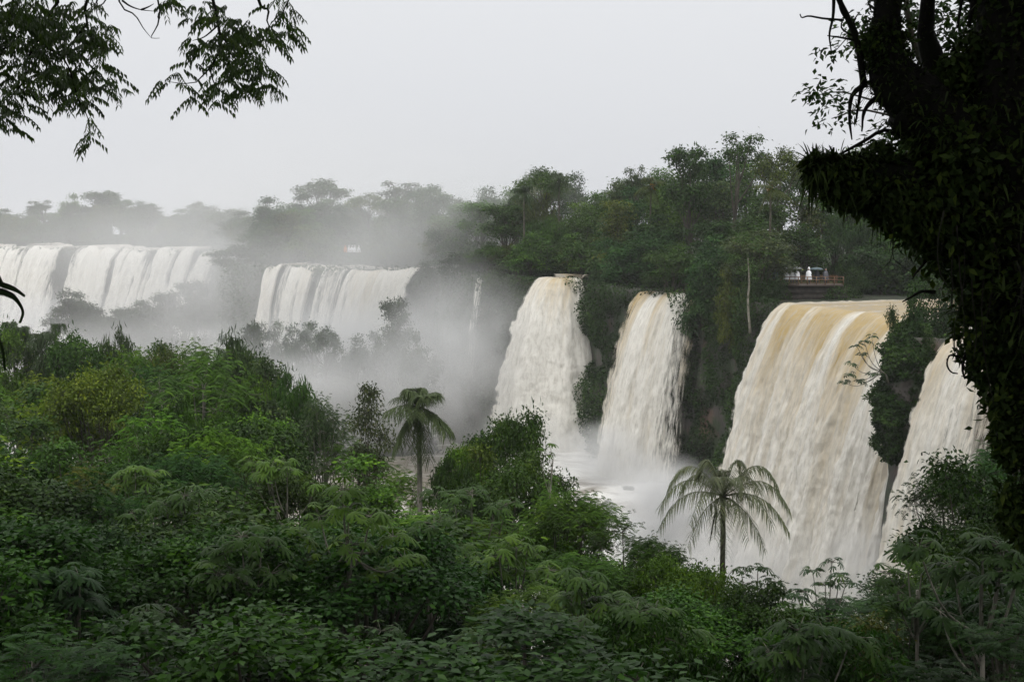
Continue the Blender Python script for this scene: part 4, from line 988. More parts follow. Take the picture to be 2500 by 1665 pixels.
rng = np.random.default_rng(77); D1 = 13.
gx = float(at(-900, 0, D1)[0]); base = np.array([gx, D1, float(bank(gx, D1))])
gt = Geo()
fk = np.array([gx + .6, D1 - .3, 45.5])
tube(gt, curve([base - [0, 0, .5], base + [.3, 0, 5], fk, fk + [-.5, -.5, 6]], 16), np.linspace(.3, .13, 16), 10, bump=.1)
hub1, hub2, hub3 = at(60, -170, D1), at(330, -190, D1), at(600, -180, D1)
tube(gt, curve([fk - [0, 0, .8], (fk + hub1) / 2 + [0, 0, .25], hub1, hub2, hub3, at(760, -90, D1)], 26), np.linspace(.12, .02, 26), 7)
ob = empty('overhanging_tree', base); shift(gt, base)
gb = Geo()
for pts in [[(60, -170), (140, -20), (125, 30), (105, 80), (70, 140), (58, 200), (60, 240)], [(60, -170), (-30, 20), (0, 125), (-40, 260)], [(0, 125), (50, 100), (85, 90)], [(100, 110), (160, 150), (190, 240), (215, 290), (222, 335)],
            [(330, -190), (218, -10), (212, 50), (225, 100), (250, 120)], [(212, 60), (180, 110), (230, 170), (280, 225)], [(60, -170), (30, 10), (20, 60)], [(58, 200), (20, 250), (15, 300)],
            [(600, -180), (524, -20), (530, 40), (536, 85), (538, 120), (520, 155), (500, 180), (470, 205), (410, 200)], [(536, 80), (560, 110), (600, 112), (650, 88)], [(538, 105), (580, 150), (620, 190), (650, 215)],
            [(600, -180), (630, 0), (655, 25), (654, 60), (700, 100)], [(760, -90), (700, 10), (690, 50), (725, 70)], [(520, 155), (515, 180), (530, 215), (560, 235)], [(535, 60), (500, 90), (470, 100)], [(600, -180), (470, -20), (440, 2)]]:
    ptube(gb, pts, D1, .022 if pts[0][1] < -100 else .011, .003, 14)
for pts in [[(330, -190), (290, -5), (330, 38), (350, 70), (369, 93)], [(330, -190), (385, -5), (387, 52), (378, 75), (369, 93), (390, 94)], [(298, 2), (318, 16), (345, 25), (385, 29)], [(345, 25), (362, 18), (376, 10)], [(330, -190), (242, -10), (238, 10), (236, 32), (242, 48)], [(330, -190), (258, 2), (205, 4)]]:
    ptube(gb, pts, D1, .012, .0025, 12)
link('branch', shift(gb, base).mesh('branch', M_TWIG, True), ob)
link('trunk', gt.mesh('trunk', M_DARKBARK, True), ob)
EL = [(60, 25, 75, 40), (120, 60, 60, 45), (40, 60, 50, 40), (205, 18, 38, 22), (215, 75, 48, 28), (185, 100, 50, 34), (255, 108, 20, 22), (247, 70, 24, 20), (110, 135, 60, 38), (150, 185, 60, 32), (40, 165, 40, 18), (40, 205, 40, 30), (18, 262, 26, 26), (15, 306, 14, 10), (100, 222, 28, 20), (183, 200, 36, 28), (190, 245, 36, 24), (240, 170, 40, 24), (266, 200, 26, 22), (285, 215, 14, 14), (50, 262, 20, 18), (216, 292, 15, 9), (222, 336, 22, 16),
      (0, 60, 30, 60), (-40, 150, 40, 120), (-20, 250, 20, 50), (430, 2, 16, 8), (490, 30, 26, 28), (545, 32, 28, 24), (590, 55, 30, 24), (640, 72, 34, 20), (690, 12, 28, 20), (705, 55, 22, 26), (712, 78, 16, 10), (470, 98, 20, 12), (500, 112, 32, 18), (556, 92, 34, 34), (560, 145, 38, 40), (615, 145, 34, 32), (640, 178, 26, 28), (466, 145, 12, 16), (435, 172, 16, 12), (404, 196, 14, 9), (450, 205, 24, 9), (468, 232, 15, 10), (528, 200, 32, 24), (522, 240, 16, 8), (595, 215, 32, 22), (660, 200, 16, 16), (612, 85, 36, 20), (665, 92, 30, 16), (400, -5, 14, 12), (395, 5, 6, 8)]
gl = Geo(); sprays(gl, rng, EL, D1, .5, .0185, .075, .45)
sprays(gl, rng, [(60, -130, 250, 100), (420, -150, 260, 70), (-250, 0, 200, 160), (700, -130, 140, 50)], D1, .8, .004, .075, .40)
link('foliage', shift(gl, base).mesh('foliage', M_LEAFTHIN), ob, (.06, .10, .036))
# unseen crown, added high over the viewpoint to shade the foreground
gc = Geo(); rng = np.random.default_rng(78)
for k in range(330):
    a, q = rng.uniform(0, 2 * PI), math.sqrt(rng.random()) * 9
    c = np.array([gx + 2 + q * math.cos(a), D1 - 6 + q * math.sin(a) * 1.2, 51 + rng.uniform(-1.8, 4)])
    if c[2] < EYE + 4 + .19 * max(c[1], 0): continue
    leaves_clump(gc, rng, c - base, .75, 42, .45, 'kite', .4)
link('crown', gc.mesh('crown', M_LEAF), ob, G_DARK)
tag(ob, 'tree whose drooping leafy boughs hang across the upper left sky', 'tree')
# arching fronds just entering at the left edge
gt, gc = Geo(), Geo(); D2 = 11.; fx = at(-140, 720, D2); base = np.array([fx[0], D2, float(bank(fx[0], D2))])
tube(gt, curve([base - [0, 0, .3], (base + fx) / 2 + [.05, 0, 0], fx], 10), np.linspace(.05, .02, 10), 6)
for pts in [[(-140, 720), (-40, 680), (10, 692), (36, 702), (58, 718)], [(-140, 720), (-20, 705), (24, 714), (44, 732), (56, 758), (50, 782)], [(-140, 720), (-60, 640), (-15, 655), (6, 690)], [(-140, 740), (-40, 770), (0, 830), (12, 900)]]:
    P = curve([at(x_, y_, D2) for x_, y_ in pts], 22); tube(gt, P, np.linspace(.012, .003, 22), 4)
    T_ = unit(np.gradient(P, axis=0)); S_ = np.array([[0, 1., 0]]) * np.ones((22, 1))
    for sd in (1, -1):
        for j in range(3):
            f_ = j / 3; P2 = P[:-1] * (1 - f_) + P[1:] * f_
            kites(gc, P2[4:], S_[5:] * .5 * sd + T_[5:] * .5 - [0, 0, .8], S_[5:] * sd + [0, 0, .6], .075 * np.linspace(1.1, .5, 17), .02, .4)
o = empty('feathery_plant', base); link('stem', shift(gt, base).mesh('stem', M_TWIG, True), o); link('leaves', shift(gc, base).mesh('leaves', M_LEAF), o, G_DARK)
tag(o, 'feathery plant whose curled fronds poke in at the left edge before the distant falls', 'plant')

# ------------------------------------------------------------------ mossy tree with epiphytes on the right
D3 = 7.2; rng = np.random.default_rng(90)
gx = float(at(2720, 1600, D3)[0]); base = np.array([gx, D3, float(bank(gx, D3))])
def Wp(px, py, dz=0.): return at(px, py, D3 + dz)
o = empty('mossy_tree', base); gt = Geo()
trunkP = curve([base - [0, 0, .6], Wp(2680, 1400), Wp(2590, 1000), Wp(2510, 700), Wp(2460, 420), Wp(2474, 150), Wp(2510, -150), Wp(2560, -700, -.6), Wp(2600, -1500, -1.5)], 60)
tube(gt, trunkP, np.interp(np.linspace(0, 1, 60), [0, .3, .55, .75, 1], [.34, .26, .25, .21, .12]), 18, bump=.28, seed=2)
L1 = curve([Wp(2440, 430), Wp(2330, 330), Wp(2230, 235), Wp(2176, 170), Wp(2165, 60), Wp(2172, -120), Wp(2150, -500, -.3)], 34)
tube(gt, L1, np.interp(np.linspace(0, 1, 34), [0, .3, .5, .62, 1], [.19, .16, .135, .082, .06]), 14, bump=.35, seed=5)
for q_ in ([(2180, 200), (2112, 205), (2095, 262), (2090, 300)], [(2112, 205), (2080, 235), (2074, 290), (2080, 342)], [(2150, 230), (2112, 268), (2104, 322)]): tube(gt, curve([Wp(*p_) for p_ in q_], 10), np.linspace(.018, .004, 10), 6, bump=.3)
L2 = curve([Wp(2380, 300, .2), Wp(2300, 200, .2), Wp(2262, 100, .2), Wp(2262, 40, .2), Wp(2280, -120, .2)], 22); tube(gt, L2, np.linspace(.085, .034, 22), 8, bump=.2, seed=9)
L3 = curve([Wp(2440, 560), Wp(2330, 520), Wp(2220, 455), Wp(2110, 430), Wp(2010, 412), Wp(1975, 402)], 34)
tube(gt, L3, np.interp(np.linspace(0, 1, 34), [0, .4, .8, 1], [.20, .13, .07, .012]), 12, bump=.4, seed=11)
L4 = curve([Wp(2450, 640), Wp(2390, 520), Wp(2345, 420), Wp(2280, 330), Wp(2190, 270)], 24); tube(gt, L4, np.linspace(.2, .1, 24), 10, bump=.4, seed=12)
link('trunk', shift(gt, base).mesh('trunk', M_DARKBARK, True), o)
gb = Geo()
for pts, r0, r1 in [([(2110, 215), (2094, 110), (2070, 45), (2040, -20), (2000, -150)], .02, .014), ([(2092, 100), (2050, 92), (2020, 88)], .008, .003), ([(2075, 55), (2055, 28), (2045, -10)], .012, .006), ([(2060, 50), (2010, 46), (1975, 40), (1958, 44), (1953, 35)], .007, .003), ([(2094, 95), (2055, 70), (2064, 40), (2085, 25)], .006, .003),
                    ([(2036, -20), (2034, 40), (2025, 85), (2030, 130)], .011, .003), ([(2095, 85), (2085, 55), (2098, 30)], .006, .003), ([(2283, 714), (2250, 712), (2220, 728), (2203, 737)], .013, .004), ([(2280, 600), (2258, 640), (2235, 668), (2228, 682)], .012, .003),
                    ([(2340, 870), (2318, 868), (2312, 890), (2322, 908), (2338, 912)], .007, .004), ([(2390, 830), (2360, 860), (2350, 900), (2356, 925)], .012, .005), ([(2240, 350), (2165, 318), (2110, 345), (2060, 372), (2020, 392)], .014, .006),
                    ([(2360, -60), (2345, 20), (2338, 70)], .012, .006), ([(2386, -40), (2372, 30), (2366, 60)], .02, .008)]:
    gb = Geo(); ptube(gb, pts, D3, r0, r1, 12, 6); link('branch', shift(gb, base).mesh('branch', M_DARKBARK, True), o)
# strap-leaved epiphytes and ferns
ge = Geo()
def epi(path, rads, n, L, W, down, seed, spread=1., tint=.35, bend=.5):
    rg = np.random.default_rng(seed); t = rg.random(n); m = np.linspace(0, 1, len(path))
    P = np.stack([np.interp(t, m, path[:, k]) for k in range(3)], 1); rd = np.interp(t, np.linspace(0, 1, len(rads)), rads)
    A = rdir(rg, n); A[:, 2] -= down; A = unit(A)
    straps(ge, P + A * (rd * .9)[:, None], A + rg.normal(size=(n, 3)) * .25, L * rg.uniform(.5, 1.35, n) * spread, W * rg.uniform(.6, 1.3, n), np.clip(tint + rg.normal(size=n) * .18, 0, 1), bend=rg.uniform(.1, bend * 1.6, n))
def rosettes(lst, seed):
    rg = np.random.default_rng(seed)
    for (px, py, dz, L, W, nn, tilt) in lst:
        c = Wp(px, py, dz); az = rg.uniform(0, 2 * PI, nn); el = rg.uniform(.1, 1.2, nn)
        A = np.stack([np.cos(az) * np.cos(el) + tilt, np.sin(az) * np.cos(el), np.sin(el)], 1)
        straps(ge, np.repeat(c[None], nn, 0), A, L * rg.uniform(.6, 1.2, nn), W, np.clip(.35 + rg.normal(size=nn) * .15, 0, 1), bend=rg.uniform(.15, .8, nn), seg=5)
epi(L3, [.15, .14, .12, .04], 620, .13, .017, .1, 1, bend=.55)
epi(L3[6:28], [.14, .12, .1], 64, .18, .012, .9, 2, bend=.9)
epi(L3[24:], [.06, .04], 70, .17, .014, -.1, 15, bend=.4)
epi(L4, [.2, .17, .12], 480, .11, .018, .1, 3)
epi(L1[:18], [.2, .17, .14], 260, .08, .016, 0, 4)
epi(L1[12:22], [.15, .12, .09], 90, .06, .012, .1, 5)
epi(trunkP[20:46], [.27, .26, .23], 900, .12, .022, .1, 6)
epi(trunkP[8:30], [.3, .27], 600, .14, .022, .3, 7)
epi(L2[:12], [.1, .06], 50, .10, .016, -.3, 8)
rosettes([(1985, 400, 0, .15, .016, 22, -.3), (2035, 385, -.1, .16, .018, 24, -.1), (2100, 392, .1, .18, .02, 26, 0), (2165, 400, -.1, .17, .02, 24, 0), (2060, 450, -.1, .17, .018, 22, -.2), (2140, 480, -.12, .18, .018, 24, 0), (2215, 420, 0, .18, .02, 22, .1), (2260, 300, -.1, .2, .022, 26, 0), (2320, 230, -.1, .2, .022, 28, 0), (2290, 330, .1, .2, .022, 24, 0), (2350, 400, -.25, .2, .022, 26, 0), (2250, 560, -.1, .18, .02, 24, -.2), (2310, 640, -.1, .19, .02, 24, -.2), (2350, 760, -.1, .2, .02, 24, -.3), (2400, 860, -.1, .2, .02, 22, -.3), (2440, 560, -.3, .22, .024, 26, 0), (2450, 720, -.3, .22, .024, 26, 0), (2200, 250, -.1, .12, .014, 16, -.2), (2100, 225, 0, .09, .012, 22, -.5), (2092, 265, -.05, .09, .012, 22, -.4), (2086, 305, 0, .08, .011, 20, -.3), (2108, 180, 0, .09, .012, 22, -.4), (2130, 215, -.06, .1, .012, 24, -.2), (2150, 160, -.08, .09, .012, 22, -.2)], 5)
link('epiphyte_leaves', shift(ge, base).mesh('epiphyte_leaves', M_LEAFDARK), o, (.040, .062, .018))
# moss and small round creeper leaves on bark
gm = Geo()
gf = Geo(); rg = np.random.default_rng(64)
def cover(path, rads, n, seed, ls):
    rg = np.random.default_rng(seed); t = rg.random(n); m = np.linspace(0, 1, len(path))
    P = np.stack([np.interp(t, m, path[:, k]) for k in range(3)], 1); rd = np.interp(t, np.linspace(0, 1, len(rads)), rads)
    A = rdir(rg, n); f = fbm(P * 4 + seed, 3); keep = f > .46
    P = (P + A * (rd * (.75 + 3.4 * (f - .46) * rg.random(n)))[:, None])[keep]; A = A[keep]; k = len(P)
    kites(gf, P, rg.normal(size=(k, 3)) * .7 + A * .4 - [0, 0, .6], A + rg.normal(size=(k, 3)) * .6, ls * rg.uniform(.5, 1.6, k), ls * .62, np.clip(f[keep] - .05 + rg.normal(size=k) * .2, 0, 1), droop=.2)
mass = curve([Wp(2400, 330), Wp(2330, 420), Wp(2330, 560), Wp(2370, 680), Wp(2430, 790), Wp(2490, 890), Wp(2540, 1000)], 30)
cover(mass, [.24, .22, .22, .2, .17, .12], 9000, 1, .055); cover(L3, [.19, .16, .11, .02], 4200, 2, .045); cover(L4, [.2, .12], 2600, 3, .05); cover(L1[:22], [.24, .2, .15, .1], 2600, 4, .035)
cover(curve([Wp(2010, 425), Wp(2080, 455), Wp(2150, 480), Wp(2210, 500), Wp(2260, 540)], 16), [.05, .13, .15, .15, .14], 4600, 12, .045); cover(curve([Wp(2040, 350), Wp(2120, 375), Wp(2220, 385)], 9), [.06, .09, .08], 1800, 13, .035)
cover(curve([Wp(2400, 700), Wp(2400, 850), Wp(2450, 960), Wp(2480, 1120)], 12), [.13, .12, .1, .1], 2600, 14, .05)
cover(curve([Wp(2470, 1020), Wp(2480, 1180), Wp(2495, 1380)], 10), [.09, .1, .12], 2600, 15, .05)
cover(trunkP[14:50], [.34, .32, .29, .22], 9000, 5, .05); cover(curve([Wp(2100, 200), Wp(2090, 270), Wp(2080, 340)], 9), [.24, .16, .08], 5200, 6, .035); cover(curve([Wp(2176, 170), Wp(2130, 150), Wp(2165, 60), Wp(2172, -60)], 12), [.14, .1, .085], 3600, 9, .03); cover(curve([Wp(2380, 120), Wp(2330, 190), Wp(2290, 280)], 9), [.10, .11, .12], 1500, 7, .05)
link('creeper_leaves', shift(gf, base).mesh('creeper_leaves', M_LEAFDARK), o, (.030, .052, .013))
def moss(path, rads, n, seed, ls=.022):
    rg = np.random.default_rng(seed); t = rg.random(n); m = np.linspace(0, 1, len(path))
    P = np.stack([np.interp(t, m, path[:, k]) for k in range(3)], 1); rd = np.interp(t, np.linspace(0, 1, len(rads)), rads)
    A = rdir(rg, n); f = fbm(P * 6, 2)
    kites(gm, P + A * (rd * (1.0 + .35 * f))[:, None], rdir(rg, n) - [0, 0, .5], A + rg.normal(size=(n, 3)) * .4, ls * rg.uniform(.6, 1.9, n), ls * .8, np.clip(f + rg.normal(size=n) * .2, 0, 1))
moss(trunkP[6:50], [.32, .28, .26, .22], 9000, 21, .03); moss(L1, [.2, .16, .13, .085, .06], 2600, 22); moss(L3, [.2, .15, .1, .03], 2400, 23); moss(L4, [.2, .1], 1500, 24); moss(L2, [.085, .034], 500, 25, .016)
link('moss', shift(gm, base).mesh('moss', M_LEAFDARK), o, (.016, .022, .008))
# hanging roots
gr = Geo(); rg = np.random.default_rng(31)
for k in range(30):
    x0 = rg.uniform(2150, 2520); y0 = 480 + max(0, x0 - 2200) * rg.uniform(.5, 1.4) * .6; ln = rg.uniform(90, 260) * (1.6 if x0 > 2330 else .8); dz = rg.normal() * .25
    ptube(gr, [(x0, y0, dz), (x0 + rg.normal() * 12, y0 + ln * .4, dz), (x0 + rg.normal() * 14, y0 + ln * .75, dz), (x0 + rg.normal() * 24, y0 + ln, dz)], D3, .006, .002, 8, 4)
link('hanging_root', shift(gr, base).mesh('hanging_root', M_TWIG, True), o)
# out-of-view crown, added overhead to keep light off the trunk and slope
gc = Geo(); rg = np.random.default_rng(79)
for k in range(360):
    a, q = rg.uniform(0, 2 * PI), math.sqrt(rg.random()) * 9.5
    c = np.array([gx - 1 + q * math.cos(a), D3 - 3.5 + q * math.sin(a), 49.5 + rg.uniform(-2.5, 5)])
    if c[2] < EYE + 3.6 + .19 * max(c[1], 0): continue
    leaves_clump(gc, rg, c - base, .75, 42, .45, 'kite', .4)
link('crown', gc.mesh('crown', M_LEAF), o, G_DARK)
tag(o, 'nearly black mossy tree with epiphytes filling the right side', 'tree')
# slender tree right behind it, small sprays of leaves against the sky
D4 = 19.; rg = np.random.default_rng(91); bx = at(2640, 900, D4); base = np.array([bx[0], D4, float(bank(bx[0], D4))])
gt, gl = Geo(), Geo()
tube(gt, curve([base - [0, 0, .4], at(2600, 900, D4), at(2440, 400, D4), at(2240, 130, D4), at(2200, -200, D4)], 24), np.linspace(.11, .03, 24), 7)
for pts in [[(2330, 300), (2130, 245), (2050, 225), (1985, 235)], [(2350, 330), (2120, 270), (2050, 285), (2030, 290)], [(2240, 180), (2150, 120), (2080, 90), (2040, 125)], [(2235, 100), (2160, 60), (2110, 40)], [(2232, 90), (2300, 50), (2360, 30)], [(2240, 160), (2300, 120), (2350, 110)], [(2280, 450), (2220, 380), (2190, 340)], [(2280, 480), (2340, 420), (2360, 360)]]:
    ptube(gt, pts, D4, .022, .006, 10)
sprays(gl, rg, [(2000, 228, 32, 18), (2035, 215, 26, 14), (2035, 268, 32, 16), (2018, 290, 14, 10), (2075, 105, 42, 20), (2048, 122, 22, 14), (2110, 60, 34, 28), (2130, 105, 24, 24), (2220, 25, 40, 24), (2235, 85, 36, 34), (2320, 45, 40, 26), (2310, 100, 38, 26), (2300, 20, 30, 18), (2190, 325, 34, 22), (2170, 360, 34, 18), (2350, 360, 50, 40), (2230, 400, 40, 26), (2270, 330, 40, 30), (2400, 60, 50, 50)], D4, .5, .018, .12, .45, 'kite')
o = empty('slender_tree', base); link('trunk', shift(gt, base).mesh('trunk', M_BARK, True), o); link('crown', shift(gl, base).mesh('crown', M_LEAF), o, G_DARK)
tag(o, 'slender tree with sparse leaf sprays behind the mossy tree', 'tree')
# unseen tall trees added at either side; their crowns shade the lower slope
for x_, y_, lab in [(-15.5, 24, 'unseen tall tree added outside the view to shade the lower slope'), (16., 25, 'unseen tall tree added beyond the mossy tree to shade the lower slope')]:
    rg = np.random.default_rng(int(abs(x_) * 7)); zb_ = float(bank(x_, y_)); o = empty('tree', (x_, y_, zb_)); gt, gc = Geo(), Geo()
    hub = np.array([0, 0, 46 - zb_]); tube(gt, curve([[0, 0, -.5], [.3, 0, 10], hub], 12), np.linspace(.55, .32, 12), 10, bump=.1)
    for k in range(11):
        a = k * 2.4; e_ = np.array([8 * math.cos(a), 8 * math.sin(a), 52 - zb_ + rg.uniform(-1, 3)]); tube(gt, curve([hub - [0, 0, .5], hub * .4 + e_ * .6 + [0, 0, 1], e_], 8), np.linspace(.2, .05, 8), 6)
    for k in range(420):
        a, q = rg.uniform(0, 2 * PI), math.sqrt(rg.random()) * 12
        c = np.array([x_ + q * math.cos(a), y_ + q * math.sin(a), 52.5 + rg.uniform(-2.5, 4)])
        if c[2] < EYE + 4 + .185 * c[1]: continue
        leaves_clump(gc, rg, c - [x_, y_, zb_], .85, 44, .5, 'kite', .4)
    link('trunk', gt.mesh('trunk', M_BARK, True), o); link('crown', gc.mesh('crown', M_LEAF), o, G_DARK); tag(o, lab, 'tree')
# unseen dark trees added behind the viewpoint to block light from there
for i, (x_, y_, s_) in enumerate([(-9, -9, 1.5), (-3, -13, 1.7), (5, -11, 1.6), (11, -7, 1.5), (-15, -4, 1.5), (16, -1, 1.4), (0, -20, 1.8), (-12, -19, 1.8), (12, -18, 1.8)]): 
    o = empty('tree', (x_, y_, float(bank(x_, y_))), i * 1.3, s_); link('trunk', NEAR[i % 4]['trunk'], o); link('crown', NEAR[i % 4]['crown'], o, G_DARK)
    tag(o, 'unseen dark tree added behind the viewpoint to block light', 'tree', 'added shade trees behind the viewpoint')

# ------------------------------------------------------------------ walkway with visitors
M_RAIL = flat_mat('rusty_rail', (.16, .085, .045), .6); M_DECK = flat_mat('wet_decking', (.07, .05, .04), .4); M_WALL = flat_mat('dark_masonry', (.030, .024, .019), .8, .6, 2.)
M_PONCHO = flat_mat('white_poncho', (.78, .79, .82), .35, .06); M_BLUE = flat_mat('blue_cloth', (.06, .09, .19), .7); M_DARKC = flat_mat('dark_cloth', (.03, .033, .045), .8); M_SKIN = flat_mat('skin', (.38, .23, .16), .5, .08)
M_UMB = flat_mat('umbrella_cloth', (.07, .072, .085), .4); M_TROUS = flat_mat('trousers', (.035, .045, .085), .8); M_ORANGE = flat_mat('orange_cloth', (.55, .2, .05), .6)
DP_ = 152.; ZD = 31.35
xl, xr_ = at(1882, 690, DP_)[0], at(2060, 690, DP_)[0]
vp = empty('viewing_platform', ((xl + xr_) / 2, DP_, ZD)); W_ = xr_ - xl
g = Geo()
for k in range(24): box(g, [0, .08 + k * .13, 0], [W_, .118, .06], r=.5)
box(g, [0, .02, -.1], [W_, .06, .16]); link('deck', g.mesh('deck', M_DECK), vp)
for q in (.0, 3.05):
    g = Geo(); n = 8
    for k in range(n + 1): box(g, [-W_ / 2 + .06 + k * (W_ - .12) / n, q, .5], [.09, .09, 1.0])
    for z in (.98, .60): box(g, [0, q + .055 if q == 0 else q - .055, z], [W_, .05, .08])
    box(g, [0, q + .055 if q == 0 else q - .055, .16], [W_, .05, .07])
    link('railing', g.mesh('railing', M_RAIL), vp)
g = Geo(); n = 40; xs = np.linspace(-W_ / 2 - 1.5, W_ / 2 + .6, n); zs = np.linspace(-.15, -2.4, 12); A_, B_ = np.meshgrid(xs, zs, indexing='ij')
g.add(st(A_, .25 + .5 * fbm(st(A_ * .8, 0, B_ * 1.2), 3) + .1 * np.sin(B_ * 9), B_), Q=grid_faces(n, 12)); link('support_wall', g.mesh('support_wall', M_WALL, True), vp)
rg = np.random.default_rng(12); m = 1500; g = Geo(); xw = rg.uniform(-W_ / 2 - 1.5, W_ / 2 + .8, m); f = fbm(st(xw * .7, 0 * xw, 0 * xw), 3); zw = -2.5 + rg.random(m) * 2.6 * np.clip((f - .3) * 3, .1, 1)
kites(g, st(xw, -.05 - .5 * rg.random(m), zw), rg.normal(size=(m, 3)) - [0, .4, .4], rg.normal(size=(m, 3)) * .5 + [0, -1, .5], .3 * rg.uniform(.6, 1.3, m), .18, np.clip(f + rg.normal(size=m) * .15, 0, 1)); link('creeper', g.mesh('creeper', M_LEAF), vp, G_DARK)
tag(vp, 'wooden viewing platform with rust-brown railings above the widest waterfall', 'platform')
def person_mesh(arm=(.32, -.12, .98), arm2=(-.32, -.1, .98), h=1.0):
    V = [(0, 0, .95), (0, 0, 1.15), (0, -.01, 1.38), (0, -.02, 1.5), (0, -.04, 1.60), (0, -.03, 1.72), (.1, 0, .88), (.11, -.01, .48), (.11, .02, .07), (.12, -.14, .04), (-.1, 0, .88), (-.11, .01, .48), (-.11, .03, .07), (-.12, -.13, .04),
         (.18, 0, 1.4), (.27, .02, 1.15), arm, (-.18, 0, 1.4), (-.27, .02, 1.15), arm2]
    E = [(0, 1), (1, 2), (2, 3), (3, 4), (4, 5), (0, 6), (6, 7), (7, 8), (8, 9), (0, 10), (10, 11), (11, 12), (12, 13), (2, 14), (14, 15), (15, 16), (2, 17), (17, 18), (18, 19)]
    Rr = [.14, .13, .15, .055, .095, .085, .09, .06, .042, .04, .09, .06, .042, .04, .065, .048, .038, .065, .048, .038]
    me = bpy.data.meshes.new('person'); me.from_pydata(V, E, []); return me, Rr
def person(loc, rz, lab, cloth='poncho', skin=None, sc=1.08, group=None, hood=True, cmat=None, arm=None):
    me, Rr = person_mesh(*( (arm,) if arm else ()))
    o = bpy.data.objects.new('person', me); COL.objects.link(o); me.materials.append(skin or M_TROUS)
    m = o.modifiers.new('Skin', 'SKIN'); m.use_smooth_shade = True
    for d_, r_ in zip(me.skin_vertices[0].data, Rr): d_.radius = (r_, r_)
    me.skin_vertices[0].data[0].use_root = True
    s = o.modifiers.new('Sub', 'SUBSURF'); s.levels = 1; s.render_levels = 2
    o.location = loc; o.rotation_euler = (0, 0, rz); o.scale = (sc,) * 3
    # head: skin; clothing over the body
    g = Geo(); n = 18; a = np.linspace(0, 2 * PI, n, endpoint=False); rows = []
    prof = [(.52, .36, .30), (.70, .35, .28), (.95, .32, .25), (1.2, .30, .21), (1.38, .25, .17), (1.46, .15, .12), (1.51, .09, .10)]
    for z, rx, ry in prof:
        wv = 1 + .07 * np.sin(a * 5 + z * 3) * (1.5 - z); rows.append(st(rx * np.cos(a) * wv, ry * np.sin(a) * wv - .01, z + .02 * np.sin(a * 3)))
    V = np.array(rows).reshape(-1, 3); i, j = np.meshgrid(np.arange(len(prof) - 1), np.arange(n), indexing='ij'); b = i * n + j; c = i * n + (j + 1) % n
    g.add(V, Q=np.stack([b, c, c + n, b + n], -1).reshape(-1, 4)); link('poncho' if cloth == 'poncho' else 'jacket', g.mesh('clothing', cmat or M_PONCHO, True), o)
    g = Geo(); hr = .125; aa, bb = np.meshgrid(np.linspace(0, 2 * PI, 14), np.linspace(0, PI, 10), indexing='ij')
    if hood: g.add(st(hr * 1.12 * np.sin(bb) * np.cos(aa), .02 + hr * 1.2 * np.sin(bb) * np.sin(aa), 1.66 + .17 * np.cos(bb) + .07 * (bb < .5)), Q=grid_faces(14, 10)); link('hood', g.mesh('hood', cmat or M_PONCHO, True), o)
    else: g.add(st(.1 * np.sin(bb) * np.cos(aa), .02 + .11 * np.sin(bb) * np.sin(aa), 1.69 + .11 * np.cos(bb)), Q=grid_faces(14, 10)); link('hair', g.mesh('hair', M_DARKC, True), o)
    g = Geo(); g.add(st(.075 * np.sin(bb) * np.cos(aa), -.085 + .075 * np.sin(bb) * np.sin(aa), 1.645 + .1 * np.cos(bb)), Q=grid_faces(14, 10))
    nz_ = np.array([[0, -.165, 1.66], [.02, -.15, 1.62], [-.02, -.15, 1.62], [0, -.185, 1.625]]); g.add(nz_, T=[[0, 1, 3], [0, 3, 2], [1, 2, 3]])
    link('face', g.mesh('face', M_SKIN, True), o)
    return tag(o, lab, 'person', group)
def umbrella(loc, lab, mat, r=.62):
    o = empty('umbrella', loc); g = Geo(); n = 16; a = np.linspace(0, 2 * PI, n + 1)[None]; t = np.linspace(0, 1, 7)[:, None]
    V = st(r * np.sin(t * 1.25) / math.sin(1.25) * np.cos(a), r * np.sin(t * 1.25) / math.sin(1.25) * np.sin(a), 2.12 - .32 * (1 - np.cos(t * 1.35)) - .035 * t * np.abs(np.sin(a * 4)))
    g.add(V, Q=grid_faces(7, n + 1)); link('canopy', g.mesh('canopy', mat, True), o)
    g = Geo(); tube(g, [[0, 0, 1.0], [0, 0, 1.5], [0, 0, 2.18]], [.016, .012, .012], 6); tube(g, curve([[0, 0, 1.02], [0, 0, .94], [.05, 0, .92], [.07, 0, .97]], 6), .018, 5); link('shaft', g.mesh('shaft', M_DARKC), o)
    return tag(o, lab, 'umbrella')
def pl(px, dy): return (at(px, 690, DP_ + dy)[0], DP_ + dy, ZD + .03)
person(pl(1920, .55), .3, 'person in white poncho with blue hooded top, first in the group of three', skin=M_TROUS, hood=True)
person(pl(1934, .75), -.2, 'person in white poncho in the middle under the dark umbrella', arm=(.2, -.3, 1.25))
person(pl(1946, .5), .5, 'person in white poncho leaning on the rail nearest the lone hooded person')
person(pl(1974, .5), -.5, 'person standing alone in a white hooded poncho at the railing', sc=1.14)
person(pl(1994, 1.6), .2, 'person in dark clothes under the teal umbrella', 'jacket', hood=False, cmat=M_DARKC)
person(pl(2015, 1.2), .1, 'person in dark grey jacket alone by the far end of the railing', 'jacket', hood=False, cmat=M_UMB)
person(pl(1893, 1.0), .4, 'person in blue jacket half hidden by leaves at the platform end', 'jacket', hood=True, cmat=M_BLUE)
umbrella(tuple(np.array(pl(1939, .8)) + [0, 0, .05]), 'open dark grey umbrella over the white-ponchoed group', M_UMB, .95)
umbrella(tuple(np.array(pl(1992, 1.4)) + [0, 0, -.05]), 'open dark teal umbrella beside the lone hooded person', flat_mat('teal_cloth', (.02, .05, .06), .4), .85)
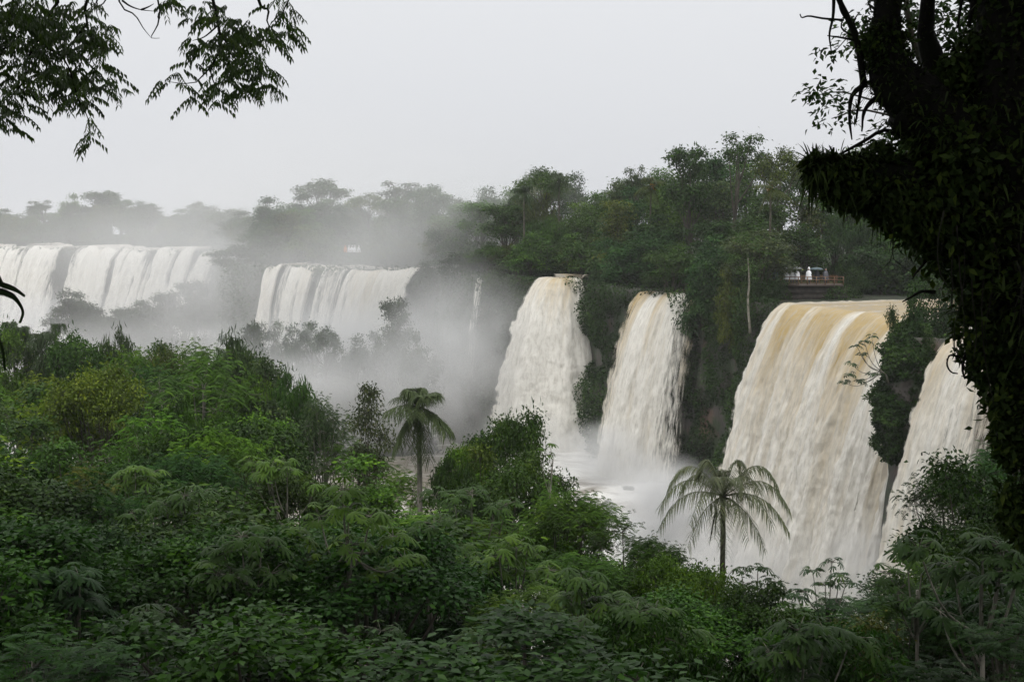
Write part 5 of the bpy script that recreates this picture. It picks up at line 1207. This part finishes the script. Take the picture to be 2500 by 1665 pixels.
# far walkway
DF = 262.; ZF = 31.4; fx0, fx1 = at(790, 600, DF)[0], at(930, 600, DF)[0]
fw = empty('far_walkway', ((fx0 + fx1) / 2, DF, ZF)); g = Geo(); box(g, [0, .9, -.06], [fx1 - fx0, 1.8, .12]); link('deck', g.mesh('deck', M_DECK), fw)
g = Geo()
for k in range(9): box(g, [(fx0 - fx1) / 2 + .1 + k * (fx1 - fx0 - .2) / 8, -.05, .45], [.08, .08, 1.0])
for z in (.9, .5): box(g, [0, -.11, z], [fx1 - fx0, .05, .07])
link('railing', g.mesh('railing', M_RAIL), fw)
g = Geo()
for k in range(6): tube(g, [[(fx0 - fx1) / 2 + .6 + k * (fx1 - fx0 - 1.2) / 5, .9, -.12], [(fx0 - fx1) / 2 + .6 + k * (fx1 - fx0 - 1.2) / 5, .9, -2.4]], .12, 6)
link('support_post', g.mesh('support_post', M_WALL), fw); tag(fw, 'misty railed walkway above the many-stranded waterfall', 'walkway')
for px, lab, cm in [(852, 'far person in white, apart on the orange side of the far group', None), (859.5, 'far person in white, middle of three close together', None), (866, 'far person in white, inner neighbour of the last one', None), (876, 'far person in white at the bare end of the far walkway group', None), (843, 'far person in orange at the end of the misty walkway group', M_ORANGE)]:
    p_ = at(px, 600, DF + .5); person((p_[0], DF + .5, ZF + .01), 0, lab, sc=1.1, cmat=cm, group='visitors on the far walkway')
# boulders in the pool
for k, (px, py, s_, lab) in enumerate([(1533, 1206, .8, 'wet boulder lapped by foam beside the white spray'), (1482, 1246, .85, 'low dark boulder in the pool above the feathery trees'), (1400, 1098, 2.6, 'big misty boulder at the foot of the dark cliff')]):
    zc = 5.2; d_ = (EYE - zc) * F / (py - HOR); rg = np.random.default_rng(k)
    bm_ = st(*[np.zeros(1)] * 3); aa, bb = np.meshgrid(np.linspace(0, 2 * PI, 25), np.linspace(0, PI, 14), indexing='ij')
    v = st(np.sin(bb) * np.cos(aa), np.sin(bb) * np.sin(aa), np.cos(bb)); v = v * (1 + 1.3 * (fbm(v * 2.2 + k * 5, 5) - .5))[..., None] * [s_ * 1.3, s_, s_ * .75]
    g = Geo(); g.add(v, Q=grid_faces(25, 14)); o = link('boulder', g.mesh('boulder', M_ROCK, True)); o.location = (at(px, py, d_)[0], d_, zc - .1); tag(o, lab, 'boulder', 'boulders in the pool')
#@NEXT3
